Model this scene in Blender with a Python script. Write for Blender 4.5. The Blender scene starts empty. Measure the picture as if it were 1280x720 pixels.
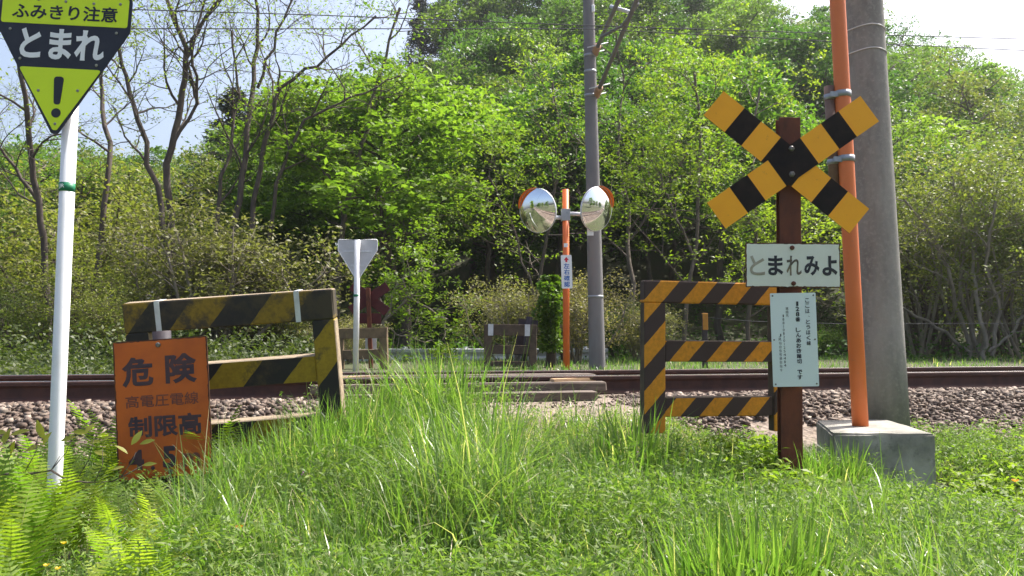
import bpy, bmesh, math, random
import numpy as np
from mathutils import Vector, Matrix

# ------------------------------------------------------------------ camera, sky, sun, exposure
SC = bpy.context.scene
COL = SC.collection
F = 1000.0                      # focal length in photo pixels (1280 wide)
HORIZON = 423.0
PITCH = math.atan((HORIZON - 360.0) / F)
CAMZ = 0.80
cam = bpy.data.cameras.new('camera')
cam.sensor_width = 36.0
cam.lens = 36.0 * F / 1280.0
cam.clip_start = 0.05
cam.clip_end = 3000.0
camo = bpy.data.objects.new('camera', cam)
COL.objects.link(camo)
camo.location = (0, 0, CAMZ)
camo.rotation_euler = (math.pi / 2 + PITCH, 0, 0)
SC.camera = camo

SUN_EL = math.radians(56)
SUN_AZ = math.radians(57)       # clockwise from +Y (straight ahead) towards +X (right)
world = bpy.data.worlds.new("World")
SC.world = world
world.use_nodes = True
wn = world.node_tree
sky = wn.nodes.new('ShaderNodeTexSky')
sky.sky_type = 'NISHITA'
sky.sun_disc = False
sky.sun_elevation = SUN_EL
sky.sun_rotation = SUN_AZ
sky.air_density = 1.0
sky.dust_density = 6.0
sky.ozone_density = 1.0
wn.links.new(sky.outputs[0], wn.nodes['Background'].inputs[0])
wn.nodes['Background'].inputs[1].default_value = 0.15
sl = bpy.data.lights.new('sun', 'SUN')
sl.energy = 4.9
sl.angle = math.radians(0.5)
sl.color = (1.0, 0.955, 0.88)
so = bpy.data.objects.new('sun', sl)
COL.objects.link(so)
sd = Vector((math.cos(SUN_EL) * math.sin(SUN_AZ), math.cos(SUN_EL) * math.cos(SUN_AZ), math.sin(SUN_EL)))
so.rotation_euler = sd.to_track_quat('Z', 'Y').to_euler()
so.location = (20, 20, 40)
SC.view_settings.view_transform = 'Standard'
SC.view_settings.look = 'None'
SC.view_settings.exposure = 0.95
SC.view_settings.gamma = 1.0
SC.view_settings.use_curve_mapping = False
SC.cycles.max_bounces = 8
SC.cycles.transparent_max_bounces = 8
SC.cycles.diffuse_bounces = 3
SC.cycles.transmission_bounces = 4
SC.cycles.glossy_bounces = 3

cP, sP = math.cos(PITCH), math.sin(PITCH)


def at(px, py, d):
    """world point seen at photo pixel (px, py) at distance d straight ahead"""
    u = (px - 640.0) / F
    v = (360.0 - py) / F
    dy = cP - v * sP
    dz = sP + v * cP
    t = d / dy
    return Vector((u * t, d, CAMZ + dz * t))


# ------------------------------------------------------------------ materials
def new_mat(name):
    m = bpy.data.materials.new(name)
    m.use_nodes = True
    nt = m.node_tree
    return m, nt, nt.nodes['Principled BSDF'], nt.nodes['Material Output']


def N(nt, t, **kw):
    n = nt.nodes.new(t)
    for k, v in kw.items():
        setattr(n, k, v)
    return n


def c4(c):
    return (c[0], c[1], c[2], 1.0)


def mixc(nt, fac, a, b):
    n = N(nt, 'ShaderNodeMix', data_type='RGBA')
    for i, v in ((0, fac), (6, a), (7, b)):
        if hasattr(v, 'is_output'):
            nt.links.new(v, n.inputs[i])
        elif isinstance(v, (int, float)):
            n.inputs[i].default_value = v
        else:
            n.inputs[i].default_value = c4(v)
    return n.outputs[2]


def noise(nt, scale, detail=4, rough=0.6, coord='Object', vec=None, sc=None):
    if vec is None:
        tc = N(nt, 'ShaderNodeTexCoord')
        vec = tc.outputs[coord]
    if sc is not None:
        mp = N(nt, 'ShaderNodeMapping')
        mp.inputs['Scale'].default_value = sc
        nt.links.new(vec, mp.inputs[0])
        vec = mp.outputs[0]
    n = N(nt, 'ShaderNodeTexNoise')
    n.inputs['Scale'].default_value = scale
    n.inputs['Detail'].default_value = detail
    n.inputs['Roughness'].default_value = rough
    nt.links.new(vec, n.inputs['Vector'])
    return n.outputs['Fac']


def ramp(nt, fac, lo, hi):
    n = N(nt, 'ShaderNodeMapRange')
    n.inputs[1].default_value = lo
    n.inputs[2].default_value = hi
    nt.links.new(fac, n.inputs[0])
    return n.outputs[0]


def bump(nt, bs, h, strength, dist=0.01):
    b = N(nt, 'ShaderNodeBump')
    b.inputs['Strength'].default_value = strength
    b.inputs['Distance'].default_value = dist
    nt.links.new(h, b.inputs['Height'])
    nt.links.new(b.outputs[0], bs.inputs['Normal'])


def weathered(name, a, b, scale=6.0, lo=0.4, hi=0.65, rough=0.7, bmp=0.3, metallic=0.0, c=None, cscale=25, clo=0.6, chi=0.7, sc=None, spec=0.4):
    """base colour a, worn patches of b, small spots of c"""
    m, nt, bs, out = new_mat(name)
    n1 = noise(nt, scale, 6, 0.65, sc=sc)
    col = mixc(nt, ramp(nt, n1, lo, hi), a, b)
    n2 = noise(nt, cscale, 5, 0.7)
    if c is not None:
        col = mixc(nt, ramp(nt, n2, clo, chi), col, c)
    nt.links.new(col, bs.inputs['Base Color'])
    bs.inputs['Roughness'].default_value = rough
    bs.inputs['Metallic'].default_value = metallic
    bs.inputs['Specular IOR Level'].default_value = spec
    if bmp:
        bump(nt, bs, n2, bmp, 0.004)
    return m


def striped(name, a, b, period, slope, wear, wcol, rough=0.75, off=0.0, duty=0.5):
    m, nt, bs, out = new_mat(name)
    tc = N(nt, 'ShaderNodeTexCoord')
    sx = N(nt, 'ShaderNodeSeparateXYZ')
    nt.links.new(tc.outputs['Object'], sx.inputs[0])
    w = noise(nt, 9.0, 4, 0.6)
    mz = N(nt, 'ShaderNodeMath', operation='MULTIPLY_ADD')
    nt.links.new(sx.outputs[2], mz.inputs[0])
    mz.inputs[1].default_value = -slope
    nt.links.new(sx.outputs[0], mz.inputs[2])
    dv = N(nt, 'ShaderNodeMath', operation='MULTIPLY_ADD')
    nt.links.new(mz.outputs[0], dv.inputs[0])
    dv.inputs[1].default_value = 1.0 / period
    dv.inputs[2].default_value = off + 20
    wj = N(nt, 'ShaderNodeMath', operation='MULTIPLY_ADD')
    nt.links.new(w, wj.inputs[0])
    wj.inputs[1].default_value = 0.05
    nt.links.new(dv.outputs[0], wj.inputs[2])
    fr = N(nt, 'ShaderNodeMath', operation='FRACT')
    nt.links.new(wj.outputs[0], fr.inputs[0])
    gt = N(nt, 'ShaderNodeMath', operation='GREATER_THAN')
    nt.links.new(fr.outputs[0], gt.inputs[0])
    gt.inputs[1].default_value = duty
    n1 = noise(nt, 5.0, 8, 0.7)
    n2 = noise(nt, 40.0, 5, 0.7)
    av = mixc(nt, ramp(nt, n2, 0.35, 0.75), a, [v * 0.62 for v in a])
    col = mixc(nt, gt.outputs[0], av, b)
    col = mixc(nt, ramp(nt, n1, 0.5 + (1 - wear) * 0.25, 0.62 + (1 - wear) * 0.25), col, wcol)
    nt.links.new(col, bs.inputs['Base Color'])
    bs.inputs['Roughness'].default_value = rough
    bump(nt, bs, n2, 0.35, 0.004)
    return m


def foliage(name, a, b, tr=0.45, tcol=None, rough=0.5, spec=0.35, dead=None, deadf=0.93):
    m, nt, bs, out = new_mat(name)
    g = N(nt, 'ShaderNodeNewGeometry')
    oi = N(nt, 'ShaderNodeObjectInfo')
    col = mixc(nt, g.outputs['Random Per Island'], a, b)
    hv = N(nt, 'ShaderNodeHueSaturation')
    mr = N(nt, 'ShaderNodeMapRange')
    nt.links.new(oi.outputs['Random'], mr.inputs[0])
    mr.inputs[3].default_value = 0.472
    mr.inputs[4].default_value = 0.522
    nt.links.new(mr.outputs[0], hv.inputs['Hue'])
    mv = N(nt, 'ShaderNodeMapRange')
    nt.links.new(oi.outputs['Random'], mv.inputs[0])
    mv.inputs[3].default_value = 1.2
    mv.inputs[4].default_value = 0.75
    nt.links.new(mv.outputs[0], hv.inputs['Value'])
    nt.links.new(col, hv.inputs['Color'])
    col = hv.outputs[0]
    if dead is not None:
        gt = N(nt, 'ShaderNodeMath', operation='GREATER_THAN')
        fr = N(nt, 'ShaderNodeMath', operation='MULTIPLY')
        nt.links.new(g.outputs['Random Per Island'], fr.inputs[0])
        fr.inputs[1].default_value = 7.31
        f2 = N(nt, 'ShaderNodeMath', operation='FRACT')
        nt.links.new(fr.outputs[0], f2.inputs[0])
        nt.links.new(f2.outputs[0], gt.inputs[0])
        gt.inputs[1].default_value = deadf
        col = mixc(nt, gt.outputs[0], col, dead)
    nt.links.new(col, bs.inputs['Base Color'])
    bs.inputs['Roughness'].default_value = rough
    bs.inputs['Specular IOR Level'].default_value = spec
    t = N(nt, 'ShaderNodeBsdfTranslucent')
    tm = N(nt, 'ShaderNodeMix', data_type='RGBA', blend_type='MULTIPLY')
    tm.inputs[0].default_value = 1.0
    nt.links.new(col, tm.inputs[6])
    tm.inputs[7].default_value = c4(tcol or (1.2, 1.4, 0.5))
    nt.links.new(tm.outputs[2], t.inputs['Color'])
    ms = N(nt, 'ShaderNodeMixShader')
    ms.inputs[0].default_value = tr
    nt.links.new(bs.outputs[0], ms.inputs[1])
    nt.links.new(t.outputs[0], ms.inputs[2])
    nt.links.new(ms.outputs[0], out.inputs[0])
    return m


M = {}
M['white_pole'] = weathered('white_pole_paint', (0.74, 0.75, 0.77), (0.6, 0.6, 0.58), 5, 0.5, 0.75, 0.4, 0.05, c=(0.42, 0.38, 0.31), cscale=9, clo=0.66, chi=0.82)
M['sign_black'] = weathered('sign_black', (0.012, 0.011, 0.02), (0.02, 0.02, 0.03), 8, rough=0.35, bmp=0.03)
M['sign_lime'] = weathered('sign_fluorescent_lime', (0.66, 0.84, 0.012), (0.6, 0.77, 0.02), 5, 0.5, 0.9, 0.4, 0.02)
M['sign_white'] = weathered('sign_white_letters', (0.82, 0.83, 0.85), (0.75, 0.76, 0.78), 8, rough=0.4, bmp=0.02)
M['bolt'] = weathered('bolt_steel', (0.22, 0.22, 0.21), (0.14, 0.12, 0.1), 30, rough=0.5, metallic=0.6)
M['bolt_grey'] = weathered('bolt_grey', (0.3, 0.31, 0.25), (0.22, 0.22, 0.2), 30, rough=0.6)
M['green_band'] = weathered('green_band', (0.01, 0.17, 0.08), (0.015, 0.2, 0.1), 10, rough=0.5)
M['danger_orange'] = weathered('danger_sign_orange', (0.47, 0.105, 0.012), (0.32, 0.068, 0.015), 4, 0.45, 0.75, 0.65, 0.12, c=(0.16, 0.05, 0.02), cscale=14, clo=0.68, chi=0.78)
M['danger_ink'] = weathered('danger_sign_ink', (0.04, 0.026, 0.04), (0.075, 0.034, 0.04), 12, 0.4, 0.7, 0.6, 0.05)
M['danger_ink_worn'] = weathered('danger_sign_worn_ink', (0.13, 0.045, 0.035), (0.2, 0.055, 0.03), 12, 0.4, 0.7, 0.6, 0.05)
M['rusty_edge'] = weathered('rusty_edge', (0.12, 0.045, 0.022), (0.05, 0.025, 0.018), 18, rough=0.9, bmp=0.5)
M['grey_post'] = weathered('grey_steel_post', (0.17, 0.17, 0.16), (0.11, 0.1, 0.09), 10, rough=0.7)
M['rust'] = weathered('rusty_post', (0.15, 0.045, 0.022), (0.075, 0.027, 0.018), 7, 0.4, 0.62, 0.85, 0.5, c=(0.26, 0.15, 0.1), cscale=22, clo=0.66, chi=0.74, sc=(1, 1, 0.45))
M['buck_orange'] = weathered('crossbuck_orange', (0.9, 0.385, 0.01), (0.84, 0.345, 0.01), 5, 0.45, 0.8, 0.6, 0.05, c=(0.4, 0.14, 0.025), cscale=17, clo=0.64, chi=0.76)
M['buck_black'] = weathered('crossbuck_black', (0.016, 0.013, 0.014), (0.035, 0.026, 0.022), 9, 0.4, 0.75, 0.8, 0.1, spec=0.12)
M['old_white'] = weathered('old_white_enamel', (0.66, 0.68, 0.6), (0.6, 0.61, 0.52), 4, 0.4, 0.75, 0.55, 0.08, c=(0.38, 0.32, 0.22), cscale=12, clo=0.7, chi=0.82)
M['info_white'] = weathered('info_plate_white', (0.66, 0.73, 0.72), (0.62, 0.7, 0.69), 4, 0.4, 0.8, 0.4, 0.02)
M['ink'] = weathered('ink', (0.02, 0.022, 0.03), (0.03, 0.03, 0.035), 8, rough=0.6, bmp=0)
M['ink_faded'] = weathered('ink_faded', (0.25, 0.22, 0.15), (0.36, 0.34, 0.27), 12, 0.35, 0.65, 0.7, 0)
M['ink_half'] = weathered('ink_half_faded', (0.05, 0.045, 0.04), (0.2, 0.16, 0.1), 14, 0.4, 0.65, 0.7, 0)
M['blue_ink'] = weathered('blue_ink', (0.03, 0.13, 0.45), (0.04, 0.15, 0.48), 8, rough=0.5, bmp=0)
M['red_ink'] = weathered('red_ink', (0.6, 0.02, 0.05), (0.55, 0.02, 0.05), 8, rough=0.5, bmp=0)
M['orange_tube'] = weathered('orange_tube_paint', (0.74, 0.19, 0.055), (0.62, 0.155, 0.05), 3, 0.4, 0.75, 0.55, 0.1, c=(0.5, 0.17, 0.085), cscale=14, clo=0.62, chi=0.8, sc=(1, 1, 0.3))
M['orange_pole'] = weathered('mirror_pole_orange', (0.72, 0.16, 0.035), (0.6, 0.12, 0.03), 4, 0.45, 0.8, 0.5, 0.08)
M['hood_orange'] = weathered('mirror_hood_orange', (0.9, 0.2, 0.015), (0.85, 0.18, 0.015), 4, rough=0.4, bmp=0)
M['galv'] = weathered('galvanised_steel', (0.34, 0.36, 0.39), (0.26, 0.28, 0.3), 12, rough=0.5, metallic=0.5)
M['galv_light'] = weathered('galvanised_strap', (0.62, 0.64, 0.68), (0.5, 0.52, 0.55), 12, rough=0.45, metallic=0.2)
M['concrete_pole'] = weathered('concrete_pole', (0.29, 0.28, 0.262), (0.19, 0.186, 0.178), 5.0, 0.38, 0.64, 0.95, 0.5, c=(0.33, 0.32, 0.295), cscale=34, clo=0.5, chi=0.75, sc=(1, 1, 0.3), spec=0.15)
M['mast_concrete'] = weathered('mast_concrete', (0.2, 0.195, 0.2), (0.13, 0.125, 0.13), 3, 0.4, 0.7, 0.9, 0.3, sc=(1, 1, 0.25))
M['block_concrete'] = weathered('block_concrete', (0.36, 0.345, 0.31), (0.17, 0.165, 0.145), 3.6, 0.36, 0.66, 0.95, 0.7, c=(0.13, 0.13, 0.11), cscale=16, clo=0.55, chi=0.72, spec=0.12)
M['wood_top'] = weathered('weathered_wood', (0.34, 0.27, 0.19), (0.2, 0.15, 0.1), 8, rough=0.9, bmp=0.6, sc=(0.4, 3, 3))
M['plank'] = weathered('deck_plank_wood', (0.175, 0.14, 0.115), (0.075, 0.058, 0.05), 7, 0.35, 0.7, 0.9, 0.6, sc=(0.25, 4, 4))
M['plank_new'] = weathered('pale_plank_wood', (0.5, 0.34, 0.2), (0.36, 0.24, 0.15), 7, 0.35, 0.7, 0.9, 0.5, sc=(0.25, 4, 4))
M['far_wood'] = weathered('far_fence_wood', (0.115, 0.085, 0.06), (0.055, 0.04, 0.032), 6, 0.35, 0.65, 0.95, 0.5)
M['rail_web'] = weathered('rail_rust', (0.075, 0.035, 0.028), (0.045, 0.024, 0.022), 10, 0.4, 0.65, 0.75, 0.3)
M['rail_top'] = weathered('rail_polished', (0.62, 0.58, 0.58), (0.4, 0.36, 0.36), 4, 0.4, 0.7, 0.24, 0.0, metallic=1.0, sc=(0.3, 3, 3))
M['sign_back'] = weathered('sign_back_grey', (0.55, 0.56, 0.6), (0.46, 0.47, 0.5), 6, rough=0.5, bmp=0.05)
M['red_back'] = weathered('crossbuck_back_primer', (0.085, 0.014, 0.016), (0.055, 0.011, 0.012), 6, rough=0.75)
M['dark_back'] = weathered('dark_sign_back', (0.03, 0.025, 0.035), (0.05, 0.035, 0.04), 6, rough=0.7)
M['guard'] = weathered('guard_rail_paint', (0.55, 0.57, 0.6), (0.42, 0.43, 0.45), 5, rough=0.5)
M['insul'] = weathered('insulator_ceramic', (0.42, 0.27, 0.18), (0.36, 0.22, 0.15), 8, rough=0.35)
M['wire'] = weathered('wire', (0.06, 0.06, 0.07), (0.09, 0.09, 0.1), 8, rough=0.85, bmp=0, spec=0.1)
M['wire_white'] = weathered('tie_wire', (0.62, 0.62, 0.64), (0.5, 0.5, 0.52), 8, rough=0.4, bmp=0)
M['cap_post'] = weathered('marker_post', (0.42, 0.2, 0.03), (0.3, 0.14, 0.03), 10, rough=0.8)
M['post_dark'] = weathered('marker_post_dark', (0.05, 0.04, 0.045), (0.035, 0.03, 0.03), 10, rough=0.8)
M['fence_left'] = striped('fence_worn_yellow_black', (0.33, 0.22, 0.012), (0.02, 0.018, 0.017), 0.43, 0.85, 0.85, (0.06, 0.043, 0.022), off=0.12)
M['fence_right'] = striped('fence_orange_black', (0.72, 0.285, 0.012), (0.05, 0.029, 0.026), 0.232, 0.9, 0.55, (0.09, 0.05, 0.032), off=0.55)
M['bark_dark'] = weathered('bark_dark', (0.11, 0.088, 0.075), (0.06, 0.047, 0.042), 9, rough=0.95, bmp=0.6, sc=(1, 1, 0.3))
M['bark_pale'] = weathered('bark_pale', (0.27, 0.235, 0.19), (0.16, 0.135, 0.11), 9, rough=0.95, bmp=0.6, sc=(1, 1, 0.3))
M['bark_mid'] = weathered('bark_mid', (0.15, 0.12, 0.1), (0.085, 0.068, 0.055), 9, rough=0.95, bmp=0.6, sc=(1, 1, 0.3))
M['leaf_broad'] = foliage('leaf_broad', (0.062, 0.135, 0.028), (0.125, 0.2, 0.045), 0.5)
M['leaf_bright'] = foliage('leaf_bright', (0.13, 0.225, 0.032), (0.2, 0.285, 0.05), 0.55)
M['leaf_olive'] = foliage('leaf_olive', (0.12, 0.165, 0.04), (0.21, 0.225, 0.065), 0.45)
M['leaf_dry'] = foliage('leaf_dry', (0.19, 0.185, 0.08), (0.3, 0.26, 0.13), 0.4)
M['leaf_scrub'] = foliage('leaf_scrub', (0.05, 0.075, 0.022), (0.11, 0.13, 0.045), 0.35)
M['leaf_tuft'] = foliage('leaf_tuft', (0.15, 0.235, 0.03), (0.235, 0.295, 0.04), 0.55)
M['leaf_brown'] = foliage('leaf_bud', (0.11, 0.17, 0.045), (0.17, 0.18, 0.06), 0.45)
M['leaf_dark'] = foliage('leaf_conifer', (0.018, 0.04, 0.02), (0.035, 0.06, 0.028), 0.15, tcol=(1, 1, .6))
M['leaf_ivy'] = foliage('leaf_ivy', (0.04, 0.11, 0.015), (0.11, 0.2, 0.025), 0.4)
M['grass'] = foliage('grass_blade', (0.1, 0.2, 0.045), (0.22, 0.31, 0.1), 0.5, rough=0.32, spec=0.55, dead=(0.5, 0.46, 0.3), deadf=0.94)
M['grass_short'] = foliage('grass_path', (0.17, 0.24, 0.06), (0.3, 0.34, 0.12), 0.5, rough=0.45, spec=0.45, dead=(0.5, 0.45, 0.28), deadf=0.85)
M['grass_tall'] = foliage('grass_tall', (0.11, 0.21, 0.04), (0.22, 0.31, 0.085), 0.55, rough=0.4, spec=0.45, dead=(0.5, 0.47, 0.28), deadf=0.945)
M['weed'] = foliage('weed_leaf', (0.09, 0.175, 0.04), (0.19, 0.27, 0.075), 0.45, rough=0.5, spec=0.3, dead=(0.25, 0.3, 0.12), deadf=0.985)
M['weed_light'] = foliage('weed_light_leaf', (0.11, 0.21, 0.03), (0.19, 0.28, 0.045), 0.5)
M['fern'] = foliage('fern_leaf', (0.17, 0.27, 0.03), (0.27, 0.36, 0.055), 0.55, rough=0.55, spec=0.25)
M['dry_grass'] = foliage('dry_grass', (0.42, 0.37, 0.24), (0.62, 0.56, 0.4), 0.3)
M['stem_green'] = weathered('fern_stem', (0.16, 0.2, 0.03), (0.12, 0.14, 0.03), 10, rough=0.6, bmp=0)
M['petal_purple'] = foliage('petal_purple', (0.36, 0.1, 0.34), (0.5, 0.2, 0.46), 0.4, tcol=(1, 1, 1))
M['petal_yellow'] = foliage('petal_yellow', (0.75, 0.5, 0.02), (0.85, 0.6, 0.03), 0.4, tcol=(1, 1, 1))
M['petal_orange'] = foliage('petal_orange', (0.85, 0.3, 0.02), (0.9, 0.38, 0.03), 0.4, tcol=(1, 1, 1))
M['twig_leaf'] = foliage('twig_leaf', (0.17, 0.21, 0.03), (0.22, 0.24, 0.06), 0.5)
M['rubber'] = weathered('dark_strap', (0.03, 0.03, 0.03), (0.05, 0.05, 0.05), 10, rough=0.6)


def stone_mat():
    m, nt, bs, out = new_mat('ballast_stone')
    g = N(nt, 'ShaderNodeNewGeometry')
    cr = N(nt, 'ShaderNodeValToRGB')
    e = cr.color_ramp.elements
    e[0].position = 0
    e[0].color = (0.045, 0.032, 0.028, 1)
    e[1].position = 1
    e[1].color = (0.36, 0.31, 0.26, 1)
    for p, c in ((0.3, (0.088, 0.064, 0.048, 1)), (0.55, (0.14, 0.106, 0.08, 1)), (0.8, (0.195, 0.155, 0.12, 1))):
        k = e.new(p)
        k.color = c
    nt.links.new(g.outputs['Random Per Island'], cr.inputs[0])
    n = noise(nt, 60, 4, 0.6)
    col = mixc(nt, ramp(nt, n, 0.35, 0.8), cr.outputs[0], (0.16, 0.11, 0.09))
    nt.links.new(col, bs.inputs['Base Color'])
    bs.inputs['Roughness'].default_value = 0.85
    bump(nt, bs, n, 0.4, 0.003)
    return m


M['stone'] = stone_mat()


def ground_mat():
    m, nt, bs, out = new_mat('ground_soil')
    at_ = N(nt, 'ShaderNodeAttribute', attribute_name='gravel')
    tc = N(nt, 'ShaderNodeTexCoord')
    vo = N(nt, 'ShaderNodeTexVoronoi')
    vo.inputs['Scale'].default_value = 24
    nt.links.new(tc.outputs['Object'], vo.inputs['Vector'])
    n1 = noise(nt, 1.7, 6, 0.65)
    n2 = noise(nt, 18, 5, 0.7)
    soil = mixc(nt, ramp(nt, n1, 0.35, 0.65), (0.05, 0.07, 0.022), (0.075, 0.062, 0.035))
    soil = mixc(nt, ramp(nt, n2, 0.4, 0.7), soil, (0.045, 0.055, 0.02))
    bw = N(nt, 'ShaderNodeRGBToBW')
    nt.links.new(vo.outputs['Color'], bw.inputs[0])
    grav = mixc(nt, bw.outputs[0], (0.09, 0.065, 0.05), (0.3, 0.24, 0.2))
    grav = mixc(nt, ramp(nt, n2, 0.45, 0.75), grav, (0.22, 0.175, 0.13))
    col = mixc(nt, at_.outputs['Fac'], soil, grav)
    nt.links.new(col, bs.inputs['Base Color'])
    bs.inputs['Roughness'].default_value = 0.95
    bump(nt, bs, vo.outputs['Distance'], 0.5, 0.03)
    return m


M['ground'] = ground_mat()


# ------------------------------------------------------------------ mesh helpers
def tag(o, label=None, cat=None, group=None, kind=None):
    if label:
        o['label'] = label
    if cat:
        o['category'] = cat
    if group:
        o['group'] = group
    if kind:
        o['kind'] = kind
    return o


def empty(name, loc=(0, 0, 0), rot=(0, 0, 0)):
    o = bpy.data.objects.new(name, None)
    o.empty_display_size = 0.1
    COL.objects.link(o)
    o.location = loc
    o.rotation_euler = rot
    return o


class MB:
    def __init__(self):
        self.v, self.f, self.m, self.s = [], [], [], []
        self.n = 0

    def add(self, vs, fs, mi=0, smooth=False):
        self.v.extend([tuple(x) for x in vs])
        for q in fs:
            self.f.append(tuple(i + self.n for i in q))
            self.m.append(mi)
            self.s.append(smooth)
        self.n = len(self.v)
        return self

    def box(self, c, s, bev=0.0, mi=0, rot=None, jit=0.0, seed=0, seg=1):
        bm = bmesh.new()
        bmesh.ops.create_cube(bm, size=1.0)
        for v in bm.verts:
            v.co = Vector((v.co.x * s[0], v.co.y * s[1], v.co.z * s[2]))
        if bev:
            bmesh.ops.bevel(bm, geom=bm.edges[:], offset=bev, segments=seg, affect='EDGES', profile=0.6)
        R = rot if rot is not None else Matrix.Identity(3)
        rr = random.Random(seed)
        bm.verts.index_update()
        vs = []
        for v in bm.verts:
            p = v.co.copy()
            if jit:
                p += Vector([rr.uniform(-jit, jit) for _ in range(3)])
            vs.append(R @ p + Vector(c))
        fs = [[v.index for v in f.verts] for f in bm.faces]
        bm.free()
        return self.add(vs, fs, mi)

    def tube(self, pts, rad, n=8, mi=0, cap=True, smooth=True):
        P = np.array([tuple(p) for p in pts], float)
        k = len(P)
        r = np.array(rad if hasattr(rad, '__len__') else [rad] * k, float)
        T = np.gradient(P, axis=0)
        T /= np.linalg.norm(T, axis=1)[:, None] + 1e-12
        ref = np.array([0, 0, 1.0]) if abs(T[0][2]) < 0.9 else np.array([1.0, 0, 0])
        U = np.cross(T, ref)
        U /= np.linalg.norm(U, axis=1)[:, None] + 1e-12
        V = np.cross(T, U)
        a = np.linspace(0, 2 * np.pi, n, endpoint=False)
        ring = P[:, None, :] + r[:, None, None] * (np.cos(a)[None, :, None] * U[:, None, :] + np.sin(a)[None, :, None] * V[:, None, :])
        vs = ring.reshape(-1, 3)
        fs = []
        for i in range(k - 1):
            for j in range(n):
                j2 = (j + 1) % n
                fs.append((i * n + j, i * n + j2, (i + 1) * n + j2, (i + 1) * n + j))
        self.add(vs, fs, mi, smooth)
        if cap:
            b = self.n - k * n
            self.f.append(tuple(b + j for j in range(n)))
            self.f.append(tuple(b + (k - 1) * n + n - 1 - j for j in range(n)))
            self.m += [mi, mi]
            self.s += [False, False]
        return self

    def prism(self, poly, y0, y1, mi=0):
        """2D polygon in local XZ (x, z), extruded along Y from y0 (front) to y1"""
        n = len(poly)
        vs = [(p[0], y0, p[1]) for p in poly] + [(p[0], y1, p[1]) for p in poly]
        fs = [tuple(range(n)), tuple(range(2 * n - 1, n - 1, -1))]
        fs += [(i, n + i, n + (i + 1) % n, (i + 1) % n) for i in range(n)]
        return self.add(vs, fs, mi)

    def build(self, name, mats, parent=None, fixn=True):
        me = bpy.data.meshes.new(name)
        me.from_pydata(self.v, [], self.f)
        if not isinstance(mats, (list, tuple)):
            mats = [mats]
        for m in mats:
            me.materials.append(m)
        me.polygons.foreach_set('material_index', self.m)
        me.polygons.foreach_set('use_smooth', self.s)
        if fixn and len(self.f) < 20000:
            bm = bmesh.new()
            bm.from_mesh(me)
            bmesh.ops.recalc_face_normals(bm, faces=bm.faces[:])
            bm.to_mesh(me)
            bm.free()
        me.update()
        o = bpy.data.objects.new(name, me)
        COL.objects.link(o)
        if parent:
            o.parent = parent
        return o


def np_mesh(name, V, Q, mats, parent=None, mi=None, smooth=False):
    """big mesh from numpy arrays; Q is (n,k) of equal-sided faces"""
    me = bpy.data.meshes.new(name)
    V = np.ascontiguousarray(V, np.float32)
    Q = np.ascontiguousarray(Q, np.int32)
    nf, k = Q.shape
    me.vertices.add(len(V))
    me.vertices.foreach_set('co', V.ravel())
    me.loops.add(nf * k)
    me.loops.foreach_set('vertex_index', Q.ravel())
    me.polygons.add(nf)
    me.polygons.foreach_set('loop_start', np.arange(nf, dtype=np.int32) * k)
    if mi is not None:
        me.polygons.foreach_set('material_index', np.ascontiguousarray(mi, np.int32))
    if smooth:
        me.polygons.foreach_set('use_smooth', np.ones(nf, bool))
    me.update(calc_edges=True)
    if not isinstance(mats, (list, tuple)):
        mats = [mats]
    for m in mats:
        me.materials.append(m)
    o = bpy.data.objects.new(name, me)
    COL.objects.link(o)
    if parent:
        o.parent = parent
    return o


def rounded(poly, r, seg=4):
    out = []
    n = len(poly)
    for i in range(n):
        p0, p1, p2 = Vector(poly[i - 1]), Vector(poly[i]), Vector(poly[(i + 1) % n])
        a, b = (p0 - p1).normalized(), (p2 - p1).normalized()
        ang = a.angle(b)
        d = min(r / math.tan(ang / 2), (p0 - p1).length * 0.45, (p2 - p1).length * 0.45)
        s, e = p1 + a * d, p1 + b * d
        for k in range(seg + 1):
            t = k / seg
            out.append(tuple(s * (1 - t) ** 2 + p1 * 2 * t * (1 - t) + e * t * t))
    return out


DEPS = None


def text_mesh(name, body, mat, parent, cx, cz, y, w=None, h=None, bold=0.0, space=1.0):
    """lettering fitted to the box w x h around (cx, cz), facing -Y, standing 1 mm proud"""
    cu = bpy.data.curves.new('lettering', 'FONT')
    cu.body = body
    cu.align_x = 'CENTER'
    cu.size = 1.0
    cu.space_line = space
    cu.resolution_u = 3
    if bold:
        cu.bevel_depth = bold
        cu.bevel_resolution = 0
    tmp = bpy.data.objects.new('lettering_tmp', cu)
    COL.objects.link(tmp)
    dg = bpy.context.evaluated_depsgraph_get()
    dg.update()
    me = bpy.data.meshes.new_from_object(tmp.evaluated_get(dg), depsgraph=dg)
    bpy.data.objects.remove(tmp)
    bpy.data.curves.remove(cu)
    n = len(me.vertices)
    co = np.zeros(n * 3, np.float32)
    me.vertices.foreach_get('co', co)
    co = co.reshape(-1, 3)
    lo, hi = co.min(0), co.max(0)
    s = hi - lo
    if w is None:
        w = s[0] * h / s[1]
    if h is None:
        h = s[1] * w / s[0]
    new = np.zeros_like(co)
    new[:, 0] = (co[:, 0] - (lo[0] + hi[0]) / 2) / s[0] * w + cx
    new[:, 2] = (co[:, 1] - (lo[1] + hi[1]) / 2) / s[1] * h + cz
    zz = co[:, 2]
    zr = max(zz.max() - zz.min(), 1e-6)
    new[:, 1] = y - 0.0008 - (zz - zz.min()) / zr * 0.0008
    me.vertices.foreach_set('co', new.ravel())
    me.materials.clear()
    me.materials.append(mat)
    for p in me.polygons:
        p.material_index = 0
        p.use_smooth = False
    me.name = name
    me.update()
    o = bpy.data.objects.new(name, me)
    COL.objects.link(o)
    o.parent = parent
    return o


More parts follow.
